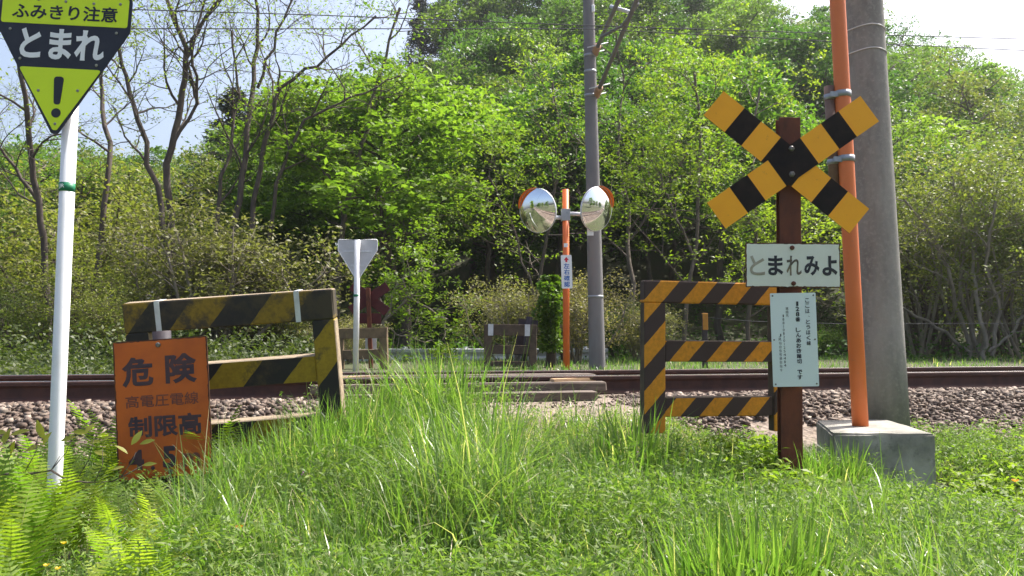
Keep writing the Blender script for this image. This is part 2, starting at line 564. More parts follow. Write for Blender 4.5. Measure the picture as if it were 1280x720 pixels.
def bolts(name, pts, y, r, mat, parent, depth=0.006):
    out = []
    for (x, z) in pts:
        b = MB()
        b.tube([(0, 0, 0), (0, -depth * 0.7, 0), (0, -depth, 0)], [r, r, r * 0.6], 8)
        o = b.build(name, mat, parent)
        o.location = (x, y, z)
        out.append(o)
    return out


def copy_tree(o, parent=None):
    c = o.copy()
    COL.objects.link(c)
    c.parent = parent
    for ch in list(o.children):
        copy_tree(ch, c)
    return c


# ------------------------------------------------------------------ terrain
TA = math.radians(12.38)
TT = np.array([math.cos(TA), math.sin(TA)])
TN = np.array([math.sin(TA), -math.cos(TA)])        # towards the camera
TP = np.array([0.0, 6.60])
RAILTOP, GAUGE = 0.49, 1.135


def sa(x, y):
    dx, dy = x - TP[0], y - TP[1]
    return dx * TN[0] + dy * TN[1], dx * TT[0] + dy * TT[1]


def xy(s, a):
    return TP[0] + s * TN[0] + a * TT[0], TP[1] + s * TN[1] + a * TT[1]


def sstep(x, a, b):
    t = np.clip((x - a) / (b - a), 0, 1)
    return t * t * (3 - 2 * t)


def wob(x, y):
    return (np.sin(x * 2.1 + 1.3 * np.sin(y * 1.7)) * 0.5 + np.sin(y * 2.9 + x * 1.1) * 0.35 + np.sin(x * 5.3 - y * 4.1) * 0.15)


def path_mask(a):
    return sstep(a, -1.75, -1.25) * (1 - sstep(a, 0.75, 1.15))


def terrain(x, y):
    x, y = np.asarray(x, float), np.asarray(y, float)
    s, a = sa(x, y)
    top = 0.32
    side = top - 0.28 * sstep(s, 0.42, 1.35) - 0.06 * sstep(s, 1.3, 3.0)
    path = top - 0.02 * sstep(s, 0.1, 0.5) - 0.25 * sstep(s, 0.5, 2.6) - 0.06 * sstep(s, 2.4, 4)
    m = path_mask(a)
    near = side * (1 - m) + path * m
    near = near - 0.26 * np.exp(-((x - 2.65) / 0.7) ** 2 - ((y - 4.3) / 0.5) ** 2)
    near = near + 0.07 * np.exp(-((x + 0.75) / 0.6) ** 2 - ((y - 4.3) / 0.5) ** 2)
    far = 0.335 - 0.02 * sstep(-s, 1.6, 2.6)
    z = np.where(s > 0.1, near, far)
    z = z + 0.02 * wob(x, y) * sstep(np.abs(s + 0.56), 1.6, 2.5)
    # wooded hill beyond the track
    A = np.interp(x, [-200, -45, -22, -10, -3, 4, 14, 22, 30, 42, 70, 200], [3, 2.5, 3.5, 7, 13, 18, 19, 17, 14, 11, 6, 3])
    z = z + A * sstep(y, 22, 62) + 0.35 * wob(x * 0.23, y * 0.23) * sstep(y, 20, 30)
    return z


def axis(segs):
    out = []
    for a, b, n in segs:
        out.extend(np.linspace(a, b, n, endpoint=False))
    out.append(segs[-1][1])
    return np.array(out)


gx = axis([(-600, -80, 14), (-80, -14, 34), (-14, -5, 45), (-5, 6, 110), (6, 16, 50), (16, 80, 32), (80, 600, 14)])
gy = axis([(-200, -20, 12), (-20, 0.5, 20), (0.5, 9.5, 100), (9.5, 24, 40), (24, 70, 46), (70, 900, 18)])
X, Y = np.meshgrid(gx, gy)
Z = terrain(X, Y)
nx, ny = len(gx), len(gy)
V = np.stack([X.ravel(), Y.ravel(), Z.ravel()], 1)
idx = np.arange(nx * ny).reshape(ny, nx)
Q = np.stack([idx[:-1, :-1], idx[:-1, 1:], idx[1:, 1:], idx[1:, :-1]], -1).reshape(-1, 4)
ground = np_mesh('ground', V, Q, M['ground'], smooth=True)
tag(ground, 'grassy earth and gravel bed under the railway crossing', 'ground', kind='structure')
S_, A_ = sa(V[:, 0], V[:, 1])
grav = (1 - sstep(S_, 1.15, 1.4)) * sstep(S_, -3.3, -2.9)
pm = path_mask(A_)
grav = np.maximum(grav * (1 - pm), pm * (1 - sstep(S_, 0.9, 1.7)) * sstep(S_, -4, -3))
ga = ground.data.attributes.new('gravel', 'FLOAT', 'POINT')
ga.data.foreach_set('value', np.ascontiguousarray(grav, np.float32))

RNG = np.random.default_rng(11)


# ------------------------------------------------------------------ railway
def rail(s0, label):
    prof = [(-0.0635, 0), (0.0635, 0), (0.0635, 0.01), (0.012, 0.028), (0.008, 0.04), (0.008, 0.1), (0.014, 0.112), (0.0325, 0.12),
            (0.0325, 0.143), (0.027, 0.151), (0.018, 0.153), (-0.018, 0.153), (-0.027, 0.151), (-0.0325, 0.143), (-0.0325, 0.12),
            (-0.014, 0.112), (-0.008, 0.1), (-0.008, 0.04), (-0.012, 0.028), (-0.0635, 0.01)]
    b = MB()
    n = len(prof)
    aa = np.linspace(-90, 90, 41)
    vs = []
    for a in aa:
        for (ds, z) in prof:
            x, y = xy(s0 + ds, a)
            vs.append((x, y, z + RAILTOP - 0.153))
    fs, ms = [], []
    b.add(vs, [], 0)
    for i in range(len(aa) - 1):
        for j in range(n):
            j2 = (j + 1) % n
            b.f.append((i * n + j, i * n + j2, (i + 1) * n + j2, (i + 1) * n + j))
            b.m.append(1 if j in (9, 10, 11) else 0)
            b.s.append(False)
    o = b.build('rail', [M['rail_web'], M['rail_top']])
    return tag(o, label, 'rail', 'rails of the single track')


rail(0.0, 'rusty steel rail nearer to the grass, its worn top polished bright')
rail(-GAUGE, 'rusty steel rail on the far side of the track by the stone ballast')


def tz(x, y):
    return float(terrain(x, y))


def stones():
    # crushed stone: a skewed eight-cornered chip
    bv = np.array([(x, y, z) for x in (-0.62, 0.62) for y in (-0.62, 0.62) for z in (-0.62, 0.62)])
    bf = np.array([(0, 1, 3), (0, 3, 2), (4, 6, 7), (4, 7, 5), (0, 4, 5), (0, 5, 1), (2, 3, 7), (2, 7, 6), (0, 2, 6), (0, 6, 4), (1, 5, 7), (1, 7, 3)])
    ss, aa, sz = [], [], []

    def scat(n, s0, s1, a0, a1, r0, r1):
        ss.append(RNG.uniform(s0, s1, n))
        aa.append(RNG.uniform(a0, a1, n))
        sz.append(RNG.uniform(r0, r1, n) * RNG.choice([1, 1, 1, 0.7, 1.25], n))
    scat(26000, 0.08, 1.5, -5, 6, 0.015, 0.028)
    scat(8000, 0.08, 1.4, 6, 14, 0.022, 0.038)
    scat(1600, 0.08, 1.3, -12, -5, 0.025, 0.045)
    scat(5200, -1.05, -0.08, -6, 12, 0.02, 0.036)
    scat(7500, -2.9, -1.22, -7, 15, 0.022, 0.042)
    scat(2500, -2.9, 1.3, 14, 40, 0.04, 0.07)
    scat(2500, -2.9, 1.3, -40, -8, 0.04, 0.07)
    s, a, r = np.concatenate(ss), np.concatenate(aa), np.concatenate(sz)
    # the crossing deck and the path stay clear of big stones
    deck = (a > -1.5) & (a < 0.75) & (s > -1.3)
    pth = (a > -1.45) & (a < 0.95) & (s > 0.05)
    keep = ~(deck & ((s < 0.42) | (RNG.random(len(s)) < 0.8))) & ~(pth & (s > 0.75))
    keep &= np.abs(s) > 0.085
    keep &= np.abs(s + GAUGE) > 0.085
    x, y = xy(s, a)
    # keep out of the concrete block
    keep &= ~((x > 1.75) & (x < 2.65) & (y > 4.3) & (y < 6.1) & (s > 0.75))
    x, y, s, a, r = x[keep], y[keep], s[keep], a[keep], r[keep]
    r = np.where(pth[keep], r * 0.55, r)
    n = len(x)
    z = terrain(x, y) + r * RNG.uniform(-0.2, 0.8, n)
    z = np.where(np.abs(s) < 0.3, np.minimum(z, 0.335), z)
    sc = r[:, None] * RNG.uniform(0.6, 1.3, (n, 3)) * np.array([1.1, 1.0, 0.75])
    v = bv[None, :, :] * RNG.uniform(0.55, 1.3, (n, len(bv), 3)) + RNG.normal(0, 0.12, (n, len(bv), 3))
    v = v * sc[:, None, :]
    ang = RNG.uniform(0, 6.28, n)
    til = RNG.normal(0, 0.5, n)
    ca, sa_, ct, st = np.cos(ang), np.sin(ang), np.cos(til), np.sin(til)
    vx, vy, vz = v[..., 0], v[..., 1], v[..., 2]
    vy, vz = vy * ct[:, None] - vz * st[:, None], vy * st[:, None] + vz * ct[:, None]
    vx, vy = vx * ca[:, None] - vy * sa_[:, None], vx * sa_[:, None] + vy * ca[:, None]
    P = np.stack([vx + x[:, None], vy + y[:, None], vz + z[:, None]], -1).reshape(-1, 3)
    Fc = (bf[None] + (np.arange(n) * len(bv))[:, None, None]).reshape(-1, 3)
    o = np_mesh('ballast', P, Fc, M['stone'])
    tag(o, 'brown and grey crushed stone ballast banked along the track', 'ballast', kind='stuff')


stones()


def deck():
    d = empty('crossing_deck', (0, 6.6, 0.34))
    tag(d, 'worn timber planks laid between and beside the rails at the foot crossing', 'deck')
    R = Matrix.Rotation(TA, 3, 'Z')
    rr = random.Random(4)
    rows = [(-0.17, 0.15, -1.55, 0.95), (-0.36, 0.17, -1.5, 0.8), (-0.56, 0.18, -1.6, 0.88), (-0.77, 0.18, -1.5, 0.8), (-0.96, 0.15, -1.45, 0.9),
            (0.15, 0.12, -1.6, 0.75), (0.285, 0.13, -1.5, 0.62)]
    for i, (s, w, a0, a1) in enumerate(rows):
        x, y = xy(s, (a0 + a1) / 2)
        top = 0.474 if s < 0 else (0.44 if s < 0.2 else 0.375)
        top += rr.uniform(-0.006, 0.008)
        rot = Matrix.Rotation(TA + rr.uniform(-0.008, 0.008), 3, 'Z') @ Matrix.Rotation(rr.uniform(-0.05, 0.05), 3, 'X')
        b = MB().box((0, 0, 0), (a1 - a0, w * 0.94, 0.075), 0.01, jit=0.004, seed=i, rot=rot)
        o = b.build('plank', M['plank'], d)
        o.location = (x, y - 6.6, top - 0.0375 - 0.34)


deck()


def loose(px0, py0, d0, px1, py1, d1, w, label, mat):
    p, q = at(px0, py0, d0), at(px1, py1, d1)
    c = (p + q) / 2
    v = q - p
    rot = v.to_track_quat('X', 'Z').to_matrix()
    o = MB().box((0, 0, 0), (v.length, w, 0.03), 0.004, rot=rot, jit=0.003, seed=3).build('loose_board', mat)
    o.location = c
    tag(o, label, 'board')


loose(690, 476, 6.55, 762, 473, 6.86, 0.07, 'pale loose board lying askew on the right end of the crossing deck', M['plank_new'])
loose(628, 472, 6.9, 752, 471, 7.15, 0.06, 'thin weathered board lying along the middle of the crossing deck', M['plank'])
loose(425, 474, 6.55, 478, 471, 6.7, 0.06, 'short pale board lying at the left end of the crossing deck', M['plank_new'])


# ------------------------------------------------------------------ near signs
def k_of(d):
    return d / F


def stop_sign():
    d = 3.5
    k = k_of(d)
    base = at(66, 655, d)
    root = empty('warning_sign', base)
    tag(root, 'lime and black triangular crossing warning sign with an exclamation mark on a white pole', 'road sign')
    top = at(95, -20, d + 0.055)
    mid = at(68, 610, d + 0.055)
    b = MB()
    pts = [(mid - base) + (mid - top) * 0.14, mid - base, top - base]
    b.tube(pts, [0.0305, 0.0305, 0.0325], 20)
    b.build('pole', M['white_pole'], root)
    # green maker band round the pole
    t0, t1 = at(83.4, 240, d + 0.055) - base, at(83.9, 229, d + 0.055) - base
    bb = MB().tube([t0, t1], 0.0335, 20).build('pole_band', M['green_band'], root)
    cc = (t0 + t1) / 2
    text_mesh('lettering', 'JR', M['sign_white'], bb, cc.x - 0.004, cc.z, cc.y - 0.0345, h=0.022, bold=0.02)
    # plate, local units are photo pixels * k, origin at the top centre
    pl = empty('plate_mount', at(84, -8, d) - base, (0, math.radians(3.0), 0))
    pl.parent = root

    def P(u, v):
        return (u * k, -v * k)
    shape = rounded([P(-85, 0), P(85, 0), P(85, 47), P(4, 183), P(-4, 183), P(-85, 47)], 9 * k)
    plate = MB().prism(shape, -0.002, 0.003).build('sign_plate', M['sign_black'], root)
    plate.location = pl.location
    plate.rotation_euler = pl.rotation_euler
    bpy.data.objects.remove(pl)
    y1 = -0.0035
    topf = rounded([P(-81, 4), P(81, 4), P(81, 41.5), P(-81, 41.5)], 3.5 * k)
    MB().prism(topf, y1, -0.0022).build('upper_panel', M['sign_lime'], plate)
    low = rounded([P(-53, 98), P(53, 98), P(2.5, 178), P(-2.5, 178)], 3 * k)
    MB().prism(low, y1, -0.0022).build('lower_panel', M['sign_lime'], plate)
    text_mesh('lettering', 'ふみきり注意', M['sign_black'], plate, 0, -25.5 * k, y1, w=135 * k, h=20 * k, bold=0.022)
    text_mesh('lettering', 'とまれ', M['sign_white'], plate, 0, -67 * k, -0.0022, w=108 * k, h=40 * k, bold=0.035)
    ex = rounded([P(-6.5, 109), P(6.5, 109), P(4, 145), P(-4, 145)], 4.5 * k)
    e = MB().prism(ex, y1 - 0.0016, y1 - 0.0002)
    cx, cz = P(0, 156)
    e.prism([(cx + 6 * k * math.cos(t), cz + 6 * k * math.sin(t)) for t in np.linspace(0, 2 * math.pi, 20, endpoint=False)], y1 - 0.0016, y1 - 0.0002)
    e.build('exclamation_mark', M['sign_black'], plate)
    bolts('bolt', [P(u, v) for u, v in ((-70, 9), (-35, 10), (0, 11), (36, 12), (70, 11), (-25, 128), (25, 126), (0, 170), (-68, 50), (68, 49), (-52, 88), (46, 92))], y1, 1.9 * k, M['bolt_grey'], plate, 0.003)
    MB().box((0, 0.012, -40 * k), (0.42, 0.018, 0.03), 0.003).build('bracket', M['galv'], plate)
    MB().box((0, 0.012, -100 * k), (0.2, 0.018, 0.03), 0.003).build('bracket', M['galv'], plate)


stop_sign()


def danger_sign():
    d = 4.0
    k = k_of(d)
    base = at(205, 640, d)
    root = empty('height_limit_sign', base)
    tag(root, 'faded orange danger sign leaning among ferns in front of the worn fence', 'road sign')
    b = MB()
    p0, p1 = at(214, 640, d + 0.05) - base, at(202, 414, d + 0.05) - base
    b.tube([p0, p1], 0.044, 16)
    b.build('post', M['dark_back'], root)
    c = at(203.5, 510.5, d)
    pl = empty('sign', c - base, (0, math.radians(-4.1), math.radians(0)))
    W, H = 117.5 * k, 172 * k
    rr = random.Random(8)
    # ragged rusty edge around the enamel

    def ragged(w, h, j, step=0.012):
        pts = []
        for (x0, z0, x1, z1) in ((-w, h, w, h), (w, h, w, -h), (w, -h, -w, -h), (-w, -h, -w, h)):
            n = max(4, int(math.hypot(x1 - x0, z1 - z0) / step))
            for i in range(n):
                t = i / n
                pts.append((x0 + (x1 - x0) * t + rr.uniform(-j, j), z0 + (z1 - z0) * t + rr.uniform(-j, j)))
        return pts[::-1]
    plate = MB().prism(rounded([(-W / 2, H / 2), (W / 2, H / 2), (W / 2, -H / 2), (-W / 2, -H / 2)], 0.008), -0.001, 0.003).build('sign_plate', M['rusty_edge'], root)
    plate.location = pl.location
    plate.rotation_euler = pl.rotation_euler
    bpy.data.objects.remove(pl)
    MB().prism(ragged(W / 2 - 0.007, H / 2 - 0.007, 0.0022), -0.0022, -0.0011).build('enamel', M['danger_orange'], plate)
    y = -0.0024

    def T(body, u, v, w, h, mat=M['danger_ink'], bold=0.03):
        text_mesh('lettering', body, mat, plate, u * k, -v * k, y, w * k, h * k, bold)
    T('危', -29, -47, 39, 37, bold=0.035)
    T('険', 25, -48, 39, 37, bold=0.035)
    T('高電圧電線', 0, -10.5, 91, 15.5, M['danger_ink_worn'], bold=0.012)
    T('制限高', 2, 21, 91, 27, bold=0.03)
    T('4', -35, 61, 19, 25, bold=0.045)
    T('.', -15, 72, 5, 5, bold=0.045)
    T('5', 6, 60, 17, 27, bold=0.045)
    T('m', 33, 65, 22, 17, M['danger_ink_worn'], bold=0.03)
    bolts('bolt', [(-2 * k, 79 * k), (7 * k, -78 * k)], y, 3.2 * k, M['bolt'], plate, 0.008)


danger_sign()


# ------------------------------------------------------------------ fences
def fence(name, label, d, px, py, wpx, bars, barh, posts, thick, roll, yaw, pitchf, mat, topmat, straps, post_w, depth_down, k=None, group=None):
    """root at the top-left front corner; local x right, z up; sizes in photo pixels * k"""
    k = k or k_of(d)
    root = empty(name, at(px, py, d), (pitchf, roll, yaw))
    tag(root, label, 'fence', group)
    W = wpx * k
    for i, v in enumerate(bars):
        b = MB()
        h = barh[i] * k
        x0, x1 = (0.0, W) if i == 0 else (post_w * k + 0.001, W - post_w * k - 0.001)
        if i == 0:
            b.box((W / 2, thick / 2, -v * k - h / 2), (W, thick, h), 0.007, jit=0.0025, seed=i + 3)
        else:
            b.box(((x0 + x1) / 2, thick / 2 + 0.004, -v * k - h / 2), (x1 - x0, thick * 0.82, h), 0.006, jit=0.002, seed=i + 5)
        bar = b.build('bar', [mat, topmat], root)
        for p in bar.data.polygons:
            if p.normal.z > 0.75:
                p.material_index = 1
    for x in posts:
        b = MB()
        z0 = -barh[0] * k - 0.001
        b.box((x * k + post_w * k / 2, thick / 2, (z0 - depth_down) / 2), (post_w * k, thick, depth_down + z0), 0.006, jit=0.002, seed=int(x))
        po = b.build('post', [mat, topmat], root)
        po.data.polygons.foreach_set('material_index', [0] * len(po.data.polygons))
        for p in po.data.polygons:
            if abs(p.normal.x) > 0.75 and name != 'far':
                p.material_index = 1
    for x in straps:
        b = MB()
        h = barh[0] * k
        t = 0.0025
        w = 6.5 * k
        xx = x * k
        b.box((xx, -t, -h / 2), (w, t, h + 0.006), 0)
        b.box((xx, thick / 2, t * 0.8), (w, thick + 3 * t, t), 0)
        b.box((xx, thick + t, -h / 2), (w, t, h + 0.006), 0)
        b.build('strap', M['galv_light'], root)
    return root


M['fence_left_top'] = striped('fence_grimy_yellow_black', (0.25, 0.16, 0.012), (0.02, 0.018, 0.017), 0.43, 0.85, 1.15, (0.05, 0.038, 0.022), off=0.12)
lf = fence('crossing_fence', 'dirty yellow and black striped fence tilting to the left behind the orange sign', 4.25, 152, 380, 262,
      [0, 83, 160], [38, 34, 34], [0, 233.5], 0.10, math.radians(-4.2), math.radians(1.5), math.radians(8), M['fence_left'], M['wood_top'], [43, 217], 28.5, 0.92)
[c for c in lf.children if c.name.startswith('bar')][0].data.materials[0] = M['fence_left_top']
fence('crossing_fence', 'bright orange and black striped fence behind the rusty crossbuck post', 4.5, 806, 350, 206,
      [0, 75, 146], [28, 27, 25], [0, 178], 0.075, math.radians(0.6), TA, math.radians(0.5), M['fence_right'], M['far_wood'], [], 28, 0.86)


# ------------------------------------------------------------------ crossbuck
def crossbuck():
    d = 4.2
    k = k_of(d)
    base = at(989, 610, d + 0.06)
    root = empty('crossbuck_post', base)
    tag(root, 'orange and black crossbuck on a rusty post with white stop plate and notice', 'railway sign')
    # rolled steel post: web plus two flanges
    p0, p1 = at(989, 660, d + 0.05) - base, at(985.5, 148, d + 0.05) - base
    v = p1 - p0
    L = v.length
    R = v.to_track_quat('Z', 'Y').to_matrix()
    b = MB()
    w = 27 * k
    R = Matrix.Rotation(math.atan2(v.x, v.z), 3, 'Y') @ Matrix.Rotation(-math.atan2(v.y, v.z), 3, 'X')
    b.box((p0 + p1) / 2 + Vector((0, -0.018, 0)), (w, 0.008, L), 0.001, rot=R)
    b.box((p0 + p1) / 2 + Vector((0, 0.010, 0)), (0.008, 0.046, L - 0.004), 0.001, rot=R)
    b.box((p0 + p1) / 2 + Vector((0, 0.038, 0)), (w * 0.98, 0.008, L - 0.002), 0.001, rot=R)
    b.build('post', M['rust'], root)

    def board(cx, cy, length, ang, y, wpx, name):
        b = MB()
        n = 7
        L = length * k
        w = wpx * k
        # ends, then equal bands; black in the middle
        cuts = [-0.5, -0.355, -0.24, -0.105, 0.105, 0.24, 0.355, 0.5]
        bm = bmesh.new()
        vs = [[], [], [], []]
        bev = 0.002
        for t in cuts:
            for j, (yy, zz) in enumerate(((-0.002, -w / 2), (-0.002, w / 2), (0.002, w / 2), (0.002, -w / 2))):
                vs[j].append(bm.verts.new((t * L, yy, zz)))
        for i in range(len(cuts) - 1):
            for j in range(4):
                j2 = (j + 1) % 4
                f = bm.faces.new((vs[j][i], vs[j2][i], vs[j2][i + 1], vs[j][i + 1]))
                f.material_index = 1 if i % 2 else 0
                if j != 0:
                    f.material_index = 2
        bm.faces.new([vs[j][0] for j in range(4)]).material_index = 2
        bm.faces.new([vs[3 - j][-1] for j in range(4)]).material_index = 2
        bmesh.ops.recalc_face_normals(bm, faces=bm.faces[:])
        me = bpy.data.meshes.new(name)
        bm.to_mesh(me)
        bm.free()
        for m in (M['buck_orange'], M['buck_black'], M['rusty_edge']):
            me.materials.append(m)
        o = bpy.data.objects.new(name, me)
        COL.objects.link(o)
        o.parent = root
        o.location = at(cx, cy, d) - base + Vector((0, y, 0))
        o.rotation_euler = (0, ang, 0)
        return o
    fb = board(991.5, 202.5, 240, math.radians(-34.8), 0.0, 40, 'cross_board')
    bolts('bolt', [(0, 0)], 0, 0.001, M['bolt'], fb)[0].scale = (0.01, 0.01, 0.01)
    for o in list(fb.children):
        bpy.data.objects.remove(o)
    board(983, 202, 236, math.radians(39.8), 0.006, 40.5, 'cross_board')
    for (x, y) in ((989, 186), (989.5, 218)):
        o = MB().tube([(0, 0, 0), (0, -0.008, 0), (0, -0.013, 0)], [0.016, 0.016, 0.008], 6).build('bolt', M['bolt'], root)
        o.location = at(x, y, d) - base + Vector((0, -0.002, 0))

    # stop plate
    rr = random.Random(2)

    def ragged(w, h, j, step=0.01):
        pts = []
        for (x0, z0, x1, z1) in ((-w, h, w, h), (w, h, w, -h), (w, -h, -w, -h), (-w, -h, -w, h)):
            n = max(4, int(math.hypot(x1 - x0, z1 - z0) / step))
            for i in range(n):
                t = i / n
                jj = j * (3 if rr.random() < 0.15 else 1)
                pts.append((x0 + (x1 - x0) * t + rr.uniform(-jj, jj) * 0.6, z0 + (z1 - z0) * t + rr.uniform(-jj, jj) * 0.6))
        return pts[::-1]
    W, H = 119 * k, 56 * k
    pl = MB().prism(rounded([(-W / 2, H / 2), (W / 2, H / 2), (W / 2, -H / 2), (-W / 2, -H / 2)], 0.006), -0.001, 0.003).build('stop_plate', M['rusty_edge'], root)
    pl.location = at(991.5, 331.5, d) - base + Vector((0, 0.004, 0))
    pl.rotation_euler = (0, math.radians(0.4), 0)
    MB().prism(ragged(W / 2 - 0.006, H / 2 - 0.006, 0.002), -0.0022, -0.0011).build('enamel', M['old_white'], pl)
    for ch, u, m_, bo in (('と', -45, 'ink_faded', 0.02), ('ま', -22, 'ink', 0.03), ('れ', 1, 'ink_half', 0.015), ('み', 23.5, 'ink', 0.035), ('よ', 46, 'ink', 0.035)):
        text_mesh('lettering', ch, M[m_], pl, u * k, -0.5 * k, -0.0024, 19 * k, 25 * k, bo)
    bolts('bolt', [(-1 * k, 22 * k), (0, -23 * k)], -0.0022, 3 * k, M['rust'], pl, 0.008)

    # notice
    W, H = 57 * k, 116.5 * k
    no = MB().prism(rounded([(-W / 2, H / 2), (W / 2, H / 2), (W / 2, -H / 2), (-W / 2, -H / 2)], 0.006), -0.0015, 0.0015).build('notice_plate', M['info_white'], root)
    no.location = at(993, 424.5, d) - base + Vector((0, 0.0, 0))
    no.rotation_euler = (0, math.radians(-0.9), 0)

    def col(s, u, v0, v1, w, bold=0.02):
        # vertical writing, each character in its own cell
        cells = list(s)
        n = len(cells)
        st = (v1 - v0) / n
        for i, ch in enumerate(cells):
            if ch == ' ':
                continue
            ww, hh = w, min(st * 0.86, w * 1.05)
            uu = u
            if ch == '|':
                ww, hh = w * 0.14, st * 0.7
            elif ch == '1':
                ww = w * 0.45
            elif ch == '、':
                ww, hh, uu = w * 0.3, w * 0.3, u + w * 0.3
            elif ch in '0258':
                ww = w * 0.75
            text_mesh('lettering', ch, M['ink'], no, uu * k, -(v0 + st * (i + 0.5)) * k, -0.0017, ww * k, hh * k, bold)
    col('ここは、とうほく線', 17.5, -52, 8, 5.2, 0.015)
    col('128番 しんあおき踏切 です', 5, -48, 50, 6.2, 0.03)
    col('連絡先', -8, -41, -28, 3.6, 0.0)
    col('188|0120|254484', -13, -32, 34, 3.0, 0.0)
    col('JR仙台信号通信指令', -18, -8, 40, 3.4, 0.0)
    bolts('screw', [(x * k, z * k) for x in (-25.5, 25.5) for z in (55, 0, -55)], -0.0016, 1.1 * k, M['bolt'], no, 0.003)
    return root


crossbuck()


# ------------------------------------------------------------------ right side: block, poles
def concrete_block():
    fl, fr = at(1040, 545, 4.62), at(1169, 541, 4.60)
    br, bl = at(1109, 523.5, 5.42), at(1020, 524, 5.36)
    zt = (fl.z + fr.z + br.z + bl.z) / 4
    o = bpy.data.objects.new('concrete_base', None)
    base = Vector(((fl.x + fr.x) / 2, 5.0, 0))
    b = MB()
    cor = [fl, fr, br, bl]
    bm = bmesh.new()
    lo = [bm.verts.new((c.x, c.y, -0.15)) for c in cor]
    hi = [bm.verts.new((c.x, c.y, zt)) for c in cor]
    bm.faces.new(hi)
    bm.faces.new(lo[::-1])
    for i in range(4):
        bm.faces.new((lo[i], lo[(i + 1) % 4], hi[(i + 1) % 4], hi[i]))
    bmesh.ops.subdivide_edges(bm, edges=bm.edges[:], cuts=5, use_grid_fill=True)
    bmesh.ops.recalc_face_normals(bm, faces=bm.faces[:])
    ed = [e for e in bm.edges if e.calc_face_angle(0) > 0.8]
    bmesh.ops.bevel(bm, geom=ed, offset=0.012, segments=2, affect='EDGES')
    rr = random.Random(5)
    for v in bm.verts:
        v.co += Vector([rr.uniform(-.0025, .0025) for _ in range(3)])
    me = bpy.data.meshes.new('concrete_base')
    bm.to_mesh(me)
    bm.free()
    me.materials.append(M['block_concrete'])
    o = bpy.data.objects.new('concrete_base', me)
    COL.objects.link(o)
    tag(o, 'square weathered concrete block at the foot of the orange tube', 'concrete block')
    return zt


BZ = concrete_block()


def concrete_pole():
    d = 5.62
    b0 = at(1107, 560, d)
    root = empty('utility_pole', b0)
    tag(root, 'thick round grey concrete utility pole rising behind the concrete block', 'utility pole')
    b = MB()
    pts, rad = [], []
    for t in np.linspace(0, 1, 12):
        py = 560 - t * 1500
        pr = 1134.5 + (1102 - 1134.5) * (528 - py) / 528
        wpx = 56 - 8 * (528 - py) / 528
        pts.append(at(pr - wpx / 2, py, d) - b0)
        rad.append(wpx / 2 * k_of(d))
    b.tube(pts, rad, 36)
    b.build('shaft', M['concrete_pole'], root)
    for py in (69, 40):
        pr = 1134.5 + (1102 - 1134.5) * (528 - py) / 528
        wpx = 56 - 8 * (528 - py) / 528
        c = at(pr - wpx / 2, py, d) - b0
        r = wpx / 2 * k_of(d) + 0.003
        MB().tube([c + Vector((r * math.cos(t), r * math.sin(t), 0.006 * math.sin(3 * t))) for t in np.linspace(0, 2 * math.pi, 40)], 0.0045, 5, cap=False).build('tie_wire', M['wire_white'], root)
    return root


concrete_pole()


def orange_tube():
    d = 5.02
    b0 = at(1075.5, 531, d)
    b0.z = BZ - 0.01
    root = empty('orange_guard_tube', b0)
    tag(root, 'tall orange tube standing on the concrete block in front of the utility pole', 'post')
    top = at(1043.5, -60, d)
    b = MB()
    pts = [b0 + (top - b0) * t for t in np.linspace(0, 2.0, 8)]
    b.tube([p - b0 for p in pts], [0.0485] * 3 + [0.048, 0.0475, 0.047, 0.047, 0.047], 24)
    b.build('tube', M['orange_tube'], root)
    # short side pipe and its two clamps
    q0, q1 = at(1043, 232, d + 0.03), at(1036.5, 108, d + 0.03)
    MB().tube([q0 - b0, q1 - b0], 0.033, 14).build('side_pipe', M['rust2'] if 'rust2' in M else M['grey_post'], root)
    for py in (122, 203):
        c = b0 + (top - b0) * ((531 - py) / 591.0) - b0
        e = q0 + (q1 - q0) * ((232 - py) / 124.0) - b0
        m = MB()
        m.tube([c + Vector((0, 0, -0.02)), c + Vector((0, 0, 0.02))], 0.053, 24)
        m.tube([e + Vector((0, 0, -0.017)), e + Vector((0, 0, 0.017))], 0.037, 16)
        m.box((c + e) / 2 + Vector((0, -0.04, 0)), ((c - e).length + 0.03, 0.014, 0.036), 0.003)
        m.build('clamp', M['galv'], root)


M['rust2'] = weathered('side_pipe_brown', (0.15, 0.085, 0.065), (0.2, 0.13, 0.1), 8, rough=0.7)
orange_tube()


# ------------------------------------------------------------------ far side of the crossing
def far_stop_sign():
    d = 11.7
    k = k_of(d)
    b0 = at(444.5, 466, d)
    root = empty('warning_sign', b0)
    tag(root, 'grey back of a triangular warning sign on a white pole across the track', 'road sign')
    MB().tube([Vector((0, 0, -0.1)), at(446.8, 300, d) - b0], 3.6 * k, 14).build('pole', M['white_pole'], root)
    MB().tube([at(445.5, 371, d) - b0, at(445.6, 368, d) - b0], 3.8 * k, 14).build('pole_band', M['green_band'], root)

    def P(u, v):
        return (u * k, -v * k)
    shape = rounded([P(-25, 0), P(25, 0), P(25, 14), P(1, 52), P(-1, 52), P(-25, 14)], 2.2 * k)
    pl = MB().prism(shape, 0.045, 0.05).build('sign_plate', M['sign_back'], root)
    pl.location = at(446.5, 299, d) - b0
    ri = MB()
    pts = [Vector((p[0] * 0.985, 0.043, p[1] * 0.985)) for p in shape]
    ri.tube(pts + [pts[0]], 0.007, 5, cap=False)
    ri.build('rim', M['sign_white'], pl)
    MB().box((0, 0.042, -15 * k), (0.42, 0.006, 0.03), 0.002).build('bracket', M['galv_light'], pl)
    MB().box((0, 0.042, -33 * k), (0.2, 0.006, 0.03), 0.002).build('bracket', M['galv_light'], pl)


far_stop_sign()


